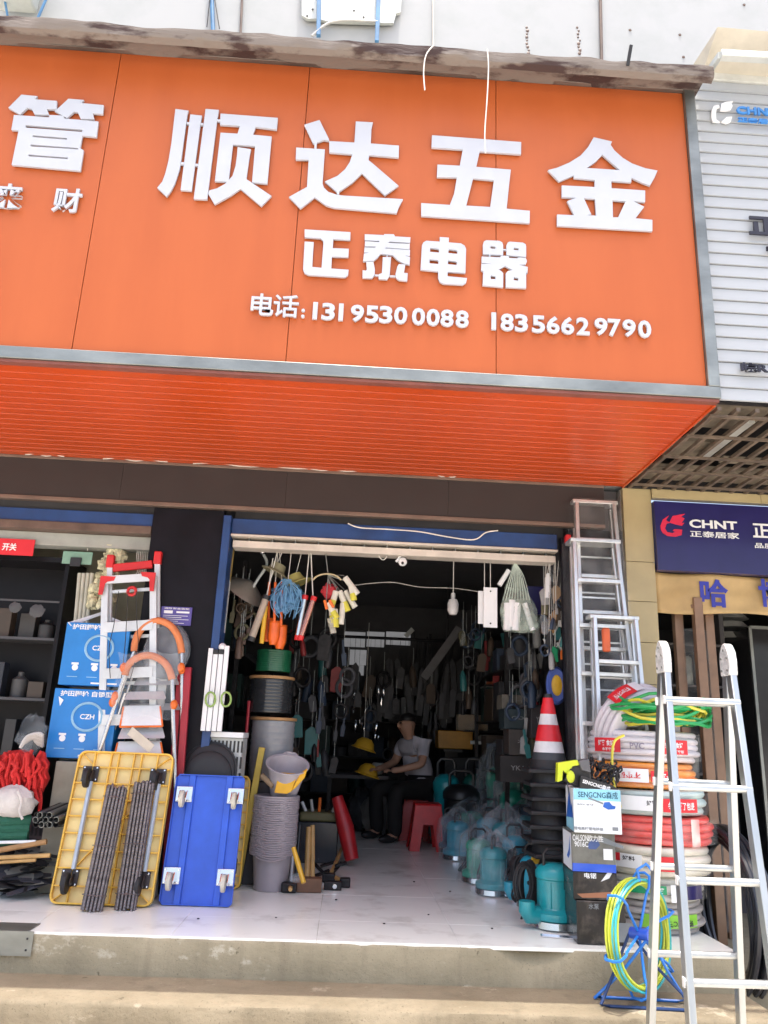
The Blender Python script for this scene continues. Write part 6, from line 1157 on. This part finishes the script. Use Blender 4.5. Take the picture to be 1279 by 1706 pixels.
for i in range(56):
    u=575+rnd.uniform(0,200); v=1120+rnd.uniform(0,75); y=5.4+rnd.uniform(0,.5); p=PY(u,v,y); w,h=rnd.uniform(.02,.05),rnd.uniform(.12,.3); t_=MB(Matrix.Translation(p)@Matrix.Rotation(R(rnd.uniform(-7,7)),4,'Y')).prism([(-w,0,-h),(w,0,-h),(w,0,h*.8),(0,0,h),(-w,0,h*.8)],(0,.02,0))
    o_=t_.build('tool_pack',(SHADE,IRON,mat('dim_grey_goods',(.075,.075,.085),.5),BLACK)[i%4],base=p); MB().tube([p+V((0,0.01,h)),V((p.x,5.6,2.35))],.002,4).build('cord',IRON,o_)
    tag(o_,('charcoal','black iron','dim grey','glossy black')[i%4]+' tool pack hanging from the ceiling rail','tool pack','hanging tool packs')
for i in range(16):
    u,v=588+rnd.uniform(0,60),1150+rnd.uniform(0,95); p=PY(u,v,4.9+rnd.uniform(0,.4)); o=MB().ball(p,rnd.uniform(.02,.045),9,6,(.6,.5,1.6),.4); tag(o.build('chrome_fitting',CHROME,base=p),'small bright chrome fitting hanging deep inside the shop','fitting','chrome fittings deep inside')
a,b=PY(766,1046,5.0),PY(706,1130,5.0); tag(MB().bar(a,b,.1,.03).build('grey_plank',mat('grey_plank',(.16,.155,.16),.6),base=b),'grey plank slanting down from the ceiling deep inside','plank')
a,b=PY(676,1060,5.6),PY(688,1048,5.6); tag(MB().bar(a,b,.06,.03).build('white_tube_lamp',PALE,base=a),'short pale lamp fitting tilted near the back window','lamp')
# red plastic stools
def rstool(label,x,y,h=.45):
    t=thing('plastic_stool',label,'stool',(x,y,.002)); T=Matrix.Translation((x,y,.002))
    mb=MB(T); w0,w1=.19,.125; n=6
    for s in range(4):
        Rm=Matrix.Rotation(R(90*s),4,'Z'); q=MB(T@Rm); q.prism([(-w0,-w0,0),(-w0*.45,-w0,0),(-w1*.4,-w1-.035,h*.55),(w1*.4,-w1-.035,h*.55),(w0*.45,-w0,0),(w0,-w0,0),(w1+.01,-w1-.01,h-.02),(-w1-.01,-w1-.01,h-.02)],(0,.008,0)); q.build('side_panel',RED,t)
    MB(T).box(-w1-.015,w1+.015,-w1-.015,w1+.015,h-.024,h).build('seat',RED,t,bev=.012); return t
q=PZ(712,1418,0); rstool('empty red plastic stool beside the bagged pumps',q.x,q.y+.12)
MX,MY=PY(692,1340,4.6).x,4.6; rstool('red plastic stool under the seated man',MX,MY)
# ---- seated man
def skin(name,verts,edges,radii,M,parent,sub=2,root=0):
    me=bpy.data.meshes.new(name); b=WM[parent]; me.from_pydata([V(v)-b for v in verts],edges,[]); me.materials.append(M); o=bpy.data.objects.new(name,me); col.objects.link(o); o.parent=parent; WM[o]=b
    md=o.modifiers.new('skin','SKIN'); md.use_smooth_shade=True; sv=me.skin_vertices[0].data
    for i,r in enumerate(radii): sv[i].radius=r if isinstance(r,tuple) else (r,r)
    sv[root].use_root=True; s=o.modifiers.new('sub','SUBSURF'); s.levels=s.render_levels=sub; return o
SKIN=mat('skin',(.5,.28,.19),.5,var=.08); HAIR=mat('black_hair',(.012,.01,.01),.5); SHIRT=mat('grey_lilac_shirt',(.52,.5,.56),.8,bump=.2,bs=40); TRS=mat('dark_trousers',(.016,.014,.014),.8)
mn=thing('person','seated person in a grey short sleeved shirt and dark trousers on a red stool','person',(MX,MY,.45))
def P(x,y,z,k=1.18,c=math.cos(R(32)),s=math.sin(R(32))): return (MX+k*(x*c-y*s)+.03,MY+k*(x*s+y*c),z*k if z<.06 else .45+(z-.45)*1.1)
vts=[P(.03,0,.55),P(.0,0,.72),P(-.06,0,.88),P(-.1,0,.985),P(-.125,0,1.045),P(-.15,0,1.1),P(-.165,0,1.155),P(-.16,0,1.225),   # pelvis, spine, neck, jaw, head
 P(-.08,-.17,.97),P(-.13,-.22,.78),P(-.33,-.14,.72),P(-.41,-.11,.71),
 P(-.08,.17,.97),P(-.13,.22,.78),P(-.33,.16,.72),P(-.41,.13,.71),
 P(-.02,-.1,.53),P(-.4,-.17,.52),P(-.38,-.17,.1),P(-.48,-.17,.05),
 P(-.02,.1,.53),P(-.4,.15,.52),P(-.36,.15,.1),P(-.46,.15,.05)]
eds=[(0,1),(1,2),(2,3),(3,4),(4,5),(5,6),(6,7),(3,8),(8,9),(9,10),(10,11),(3,12),(12,13),(13,14),(14,15),(0,16),(16,17),(17,18),(18,19),(0,20),(20,21),(21,22),(22,23)]
rad=[(.1,.09),(.09,.08),(.09,.08),(.07,.06),.06,.085,.115,.1,.06,.05,.036,.033,.06,.05,.036,.033,.075,.058,.045,.04,.075,.058,.045,.04]
skin('body',vts,eds,rad,SKIN,mn)
skin('shirt',[vts[0],vts[1],vts[2],vts[3],vts[8],V(vts[8]).lerp(V(vts[9]),.7),vts[12],V(vts[12]).lerp(V(vts[13]),.7),P(-.115,0,1.025)],[(0,1),(1,2),(2,3),(3,4),(4,5),(3,6),(6,7),(3,8)],[(.19,.17),(.19,.165),(.195,.15),(.13,.11),.082,.072,.082,.072,.085],SHIRT,mn)
skin('trousers',[P(.03,0,.56),vts[16],vts[17],V(vts[18])+V((0,0,-.02)),vts[20],vts[21],V(vts[22])+V((0,0,-.02))],[(0,1),(1,2),(2,3),(0,4),(4,5),(5,6)],[(.19,.17),.125,.098,.078,.125,.098,.078],TRS,mn)
c_,s_=math.cos(R(32)),math.sin(R(32)); hw=V(P(-.165,0,1.165))
def fc(x,y,z): return hw+V((x*c_-y*s_,x*s_+y*c_,z))
for v_ in (19,23): MB(Matrix.Translation((vts[v_][0],vts[v_][1],.045))@Matrix.Rotation(R(32),4,'Z')).ball((0.02,0,0),.052,12,8,(2.3,.95,.85)).build('shoe',BLACK,mn)
MB(Matrix.Translation(fc(.018,0,.062))@Matrix.Rotation(R(32),4,'Z')).ball((0,0,0),.1,18,12,(1.0,.9,.72),.06).build('hair',HAIR,mn)
MB(Matrix.Translation(fc(.05,0,.01))@Matrix.Rotation(R(32),4,'Z')).ball((0,0,0),.072,14,10,(.75,1.12,1.1),.06).build('hair',HAIR,mn)
FR=Matrix.Rotation(R(32),4,'Z')
def feat(n,x,y,z,r,sc,M): MB(Matrix.Translation(fc(x,y,z))@FR).ball((0,0,0),r,10,7,sc).build(n,M,mn)
feat('nose',-.112,0,-.012,.016,(1.2,.8,1.6),SKIN); feat('mouth',-.094,0,-.05,.02,(.5,1.2,.3),mat('lips',(.3,.11,.09),.5))
for y in (-.034,.034): feat('eye',-.106,y,.016,.014,(.7,1.3,.7),BLACK); feat('eyebrow',-.106,y,.036,.024,(.4,1.2,.22),HAIR); feat('ear',.0,y*2.9,-.004,.026,(.8,.4,1.3),SKIN)
for a_,sy in ((11,-1),(15,1)):
    w=V(vts[a_]); fd=V((-c_,-s_,0)); sd_2=V((-s_,c_,0))
    for f_ in range(4): L_=(.062,.07,.066,.052)[f_]; q=w+fd*.02+sd_2*(f_-1.5)*.018; MB().tube([q,q+fd*L_*.55+V((0,0,.004)),q+fd*L_+V((0,0,-.022))],[.011,.01,.008],7).build('finger',SKIN,mn)
    MB().tube([w+sd_2*-sy*.028,w+fd*.035+sd_2*-sy*.052,w+fd*.06+sd_2*-sy*.05+V((0,0,-.01))],[.013,.011,.009],7).build('thumb',SKIN,mn)
# work table with yellow helmets beside the man
tx=PY(610,1300,4.7).x; tb_=thing('work_table','dark work table in front of the seated man','table',(tx,4.8,0)); MB().box(tx-.45,tx+.25,4.55,5.2,.62,.66).build('top',DARKW,tb_)
for x in (tx-.42,tx+.22):
    for y in (4.6,5.15): MB().box(x-.02,x+.02,y-.02,y+.02,.003,.62).build('leg',IRON,tb_)
for u,v,lb in ((606,1248,'yellow safety helmet hanging above the work table'),(612,1284,'dull yellow safety helmet lying on the work table')):
    p=PY(u,v,4.55); p.z=p.z if v<1260 else .665; t=thing('safety_helmet',lb,'helmet',p); MB(Matrix.Translation(p)@Matrix.Rotation(R(15),4,'Y')).lathe([(.0,.13),(.06,.12),(.1,.08),(.12,.02),(.15,.0),(.148,-.006),(.11,.0)],22,sy=.85).build('shell',YELLOW,t)
    if v<1260: MB().tube([p+V((0,0,.12)),V((p.x,p.y,2.4))],.004,5).build('cord',WIRE,t)
p=PY(634,1235,4.5); tag(MB(Matrix.Translation((p.x,4.9,.662))).lathe([(.05,0),(.06,.02),(.07,.12),(.06,.13)],16).build('tea_mug',PALE,base=(p.x,4.9,.662)),'pale mug standing on the work table','mug')

# ================================================================ dense stock hanging on both inside flanks
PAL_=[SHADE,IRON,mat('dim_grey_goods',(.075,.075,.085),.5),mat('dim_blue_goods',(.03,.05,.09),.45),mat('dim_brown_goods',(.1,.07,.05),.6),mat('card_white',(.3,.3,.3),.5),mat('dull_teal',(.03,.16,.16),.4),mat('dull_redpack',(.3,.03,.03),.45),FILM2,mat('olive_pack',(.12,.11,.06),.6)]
CW={'charcoal_goods':'charcoal','black_iron':'black iron','dim_grey_goods':'dim grey','dim_blue_goods':'dim blue','dim_brown_goods':'dim brown','card_white':'white','dull_teal':'dull teal','dull_redpack':'dull red','cloudy_film':'clear film','olive_pack':'olive','grey_galvanised_plate':'pale grey','brown_metal':'brown metal'}
def hang_wall(n,u0,u1,v0,v1,ya,yb,label,grp,pal,big=1):
    for i in range(n):
        u,v,y=rnd.uniform(u0,u1),rnd.uniform(v0,v1),rnd.uniform(ya,yb); p=PY(u,v,y); M=pal[rnd.randrange(len(pal))]; k=i%4; s=rnd.uniform(.7,1.3)*big; T=Matrix.Translation(p)@Matrix.Rotation(R(rnd.uniform(-12,12)),4,'Y'); mb=MB(T)
        if k==0: mb.prism([(-.04*s,0,-.09*s),(.04*s,0,-.09*s),(.045*s,0,.06*s),(.012*s,0,.09*s),(-.012*s,0,.09*s),(-.045*s,0,.06*s)],(0,.025,0))
        elif k==1: mb.lathe([(0,-.1*s),(.028*s,-.1*s),(.034*s,-.06*s),(.03*s,.05*s),(.012*s,.09*s),(0,.1*s)],12)
        elif k==2:
            M=pal[rnd.randrange(min(4,len(pal)))]; mb.tube([(.065*s*math.cos(a),.01*math.sin(3*a),.075*s*math.sin(a)) for a in [2*math.pi*j/18 for j in range(18)]],.016*s,7,True)
        else: mb.prism([(-.022*s,0,-.13*s),(.022*s,0,-.13*s),(.028*s,0,-.02*s),(.012*s,0,.0),(.012*s,0,.13*s),(-.012*s,0,.13*s),(-.012*s,0,.0),(-.028*s,0,-.02*s)],(0,.02,0))
        o=mb.build('hanging_stock',M,base=p,bev=.003); MB().tube([p+V((0,0.01,.08*s)),V((p.x,p.y+.01,p.z+.08*s+.25))],.002,4).build('hook_wire',GREYP,o); tag(o,CW.get(M.name,'dark')+' '+('shouldered packet','bottle shaped pack','ring shaped coil','spade shaped tool')[k]+label[12:],'stock',grp)
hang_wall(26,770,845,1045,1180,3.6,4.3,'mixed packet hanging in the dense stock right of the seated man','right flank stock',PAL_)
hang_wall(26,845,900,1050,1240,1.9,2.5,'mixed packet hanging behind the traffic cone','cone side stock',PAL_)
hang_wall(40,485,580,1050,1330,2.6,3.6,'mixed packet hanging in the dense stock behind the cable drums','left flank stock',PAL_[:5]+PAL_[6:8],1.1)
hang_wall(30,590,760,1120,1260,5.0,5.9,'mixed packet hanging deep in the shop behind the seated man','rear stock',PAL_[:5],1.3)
hang_wall(22,905,950,945,1110,1.16,1.3,'mixed packet hanging in the thicket by the right guide','right guide packets',PAL_,.55)
hang_wall(18,386,420,1000,1090,1.5,1.8,'mixed packet hanging beside the cable drums','left guide packets',[mat('dim_brown_goods',(.1,.07,.05),.6),BRM,mat('olive_pack',(.18,.16,.09),.6),IRON],.7)
for i,(u,v,r,h,M,lb) in enumerate(((742,1372,.11,.5,TEAL,'teal lidded barrel beside the black upright pump'),(735,1350,.1,.7,mat('dull_teal',(.03,.16,.16),.4),'tall dull teal barrel behind the seated man'),(628,1392,.2,.45,mat('grey_sack',(.2,.19,.17),.8,bump=.6),'grey lumpy sack by the work table'),(600,1385,.16,.5,SHADE,'charcoal lumpy sack by the work table'))):
    p=PZ(u,v,.003); mb=MB(Matrix.Translation(p))
    if 'sack' in lb: mb=MB().ball(p+V((0,0,h*.5)),h*.5,14,10,(r/h*2,r/h*2,1),.3)
    else: mb.lathe([(r*.9,0),(r,h*.1),(r,h*.8),(r*1.06,h*.82),(r*1.06,h*.88),(r*.7,h*.95),(0,h*.96)],22)
    tag(mb.build('sack' if 'sack' in lb else 'barrel',M,base=p),lb,'sack' if 'sack' in lb else 'barrel')
for i,(u,v,w_,h_,y,c,lb) in enumerate(((872,1300,.2,.2,2.3,(.04,.035,.035),'dark carton lowest behind the traffic cone'),(880,1255,.17,.2,2.3,(.07,.06,.055),'brownish carton second behind the traffic cone'),(868,1212,.15,.16,2.35,(.03,.05,.06),'blue black carton near the top behind the traffic cone'),(905,1225,.1,.25,2.0,(.035,.03,.035),'black carton with white code beside the ladders'),(858,1180,.12,.12,2.5,(.2,.18,.15),'pale brown carton topmost behind the traffic cone'))):
    p=PY(u,v,y); t=thing('stacked_carton',lb,'box',p); MB(Matrix.Translation(p)).box(-w_,w_,0,.25,-h_*.1,h_).build('body',mat('ctn%d'%i,c,.5,var=.25),t,bev=.004); q=MB(); text(q,('YKA-30','水泵','QDX','YKA-30','阀门')[i],p+V((0,-.003,h_*.5)),(1,0,0),(0,0,1),h_*.2,0,.01,w_*1.1); q.build('lettering',mat('grey_ink2',(.3,.3,.3),.5),t,smooth=0)
for u,v in ((714,1525),(750,1486),(640,1540),(560,1500),(820,1548),(460,1530),(330,1532),(690,1470)):
    p=PZ(u,v,.001); tag(MB().ball(p+V((0,0,.005)),rnd.uniform(.003,.007),7,5,(1.4,1,.6),.5).build('litter_crumb',IRON,base=p),'tiny dark crumb of litter on the clear floor tiles','litter','crumbs on the tiles')
